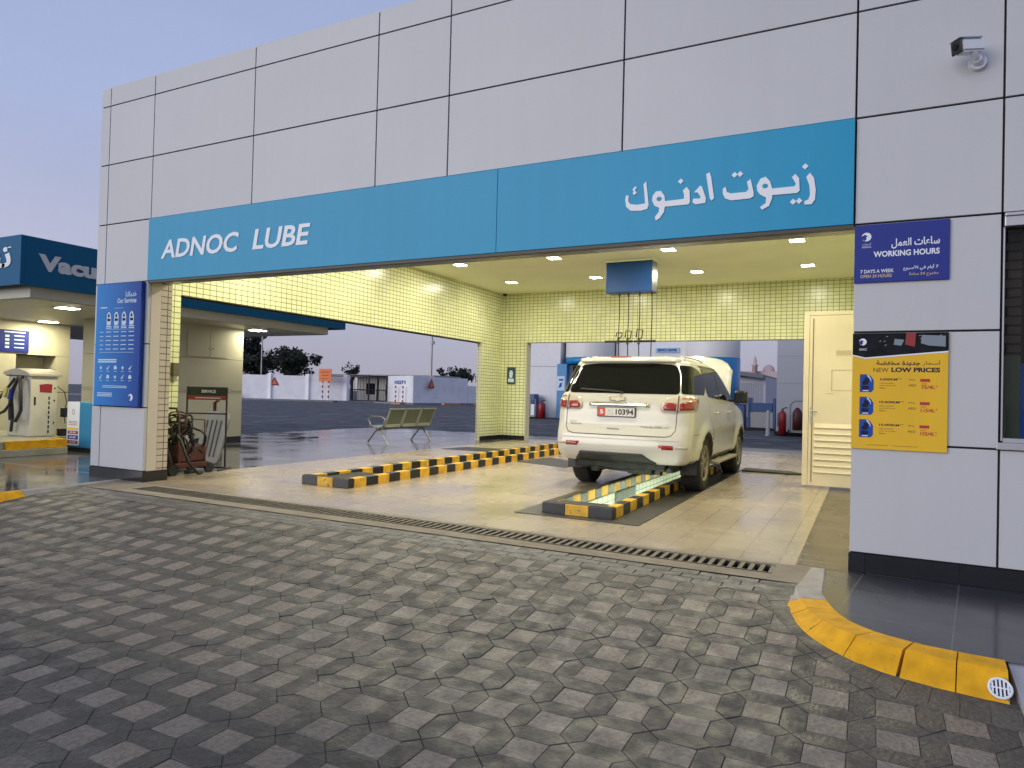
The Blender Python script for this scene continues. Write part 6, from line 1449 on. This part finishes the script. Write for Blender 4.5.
m = MB(); m.lathe([(0, .2), (.17, .21), (.17, .85), (.1, .98), (.04, 1.05), (0, 1.05)], lambda a, b, h: (-2.3+a, 21.9+b, h), 20); m.build('cylinder', darkred, t)
for (x_, y_, h, lab) in ((-3.27, 22.3-.9, .88, 'white bollard left of the red extinguishers behind the bay'), (-1.62, 20.6, .85, 'white bollard beside the door edge behind the bay')):
    q = thing('bollard', (x_, y_, 0), lab, 'bollard', 'bollards behind the bay'); m = MB(); m.cyl((x_, y_, -.03), (x_, y_, h), .07, .07, 16); m.lathe([(.07, h), (.05, h+.03), (0, h+.04)], lambda a, b, hh: (x_+a, y_+b, hh), 16); m.build('post', mat('bollard_grey', (.42, .42, .45), .5), q); m = MB(); m.cyl((x_, y_, -.03), (x_, y_, .01), .12, .12, 16); m.build('base', steel, q)
t = thing('air_tank_unit', (-4.2, 26, 0), 'grey service unit with blue panel behind the car', 'service unit')
m = MB(); m.box(-4.55, -3.55, 25.6, 26.4, .1, .78, .02); m.build('body', mat('unit_grey', (.32, .32, .33), .5), t); m = MB(); m.box(-4.5, -3.6, 25.58, 26.3, .80, 1.18, .02); m.box(-4.62, -4.52, 25.55, 26.4, 0, 1.4, .01); m.box(-3.58, -3.48, 25.55, 26.4, 0, 1.4, .01); m.build('blue_panel', mat('cab_blue', (.03, .08, .22)), t); m = MB(); m.box(-5.4, -3.4, 25.5, 26.5, -.02, .09); m.build('plinth', dark, t)
t = thing('blue_bin', (-5.1, 26, 0), 'dark blue bin partly hidden by the car mirror', 'bin')
m = MB(); m.box(-5.35, -4.75, 25.7, 26.3, .1, 1.05, .04); m.build('body', mat('cab_blue', (.03, .08, .22)), t); m = MB(); m.box(-5.37, -4.73, 25.68, 26.32, 1.055, 1.1, .02); m.build('lid', navy, t)
t = thing('sloped_shed', (-9, 52, 0), 'white industrial shed with sloping grey roof behind the tower', 'building')
m = MB(); m.box(-15, -6.9, 50, 60, -.03, 3.1); m.build('wall', mat('shed_white', (.50, .50, .56), .7), t)
m = MB(); m.add([(-15, 49.2, 4.35), (-7.0, 49.2, 3.25), (-7.0, 60, 3.25), (-15, 60, 4.35), (-15, 49.2, 4.0), (-7.0, 49.2, 2.95), (-7.0, 60, 2.95), (-15, 60, 4.0)], [(0, 1, 2, 3), (4, 7, 6, 5), (0, 4, 5, 1), (1, 5, 6, 2), (2, 6, 7, 3), (3, 7, 4, 0)]); m.build('roof', mat('shed_roof', (.16, .17, .2), .6), t)
m = MB()
for k in range(22): m.box(-9.9+k*.13, -9.86+k*.13, 49.97, 49.999, .4, 2.6)
m.box(-10.6, -10.3, 49.9, 49.99, 1.2, 2.2); m.build('cladding_rib', mat('rib_grey', (.30, .30, .35), .7), t)
t = thing('mosque', (-18, 142, 0), 'faint distant mosque with pale minaret over the shed roof', 'mosque')
mq = mat('mosque_pale', (.50, .38, .38), .9)
m = MB(); m.box(-24, -14, 142, 160, 0, 7.2); m.build('hall', mq, t); m = MB(); m.lathe([(.55, 0), (.5, 8.2), (.75, 8.3), (.4, 8.6), (.35, 9.4), (0, 10.4)], lambda a, b, h: (-20.3+a, 141+b, h), 16); m.build('minaret', mq, t); m = MB(); m.lathe([(1.2, 7.2), (1.2, 7.5), (1.0, 8.1), (.5, 8.5), (0, 8.7)], lambda a, b, h: (-18+a, 144+b, h), 20); m.build('dome', mq, t)
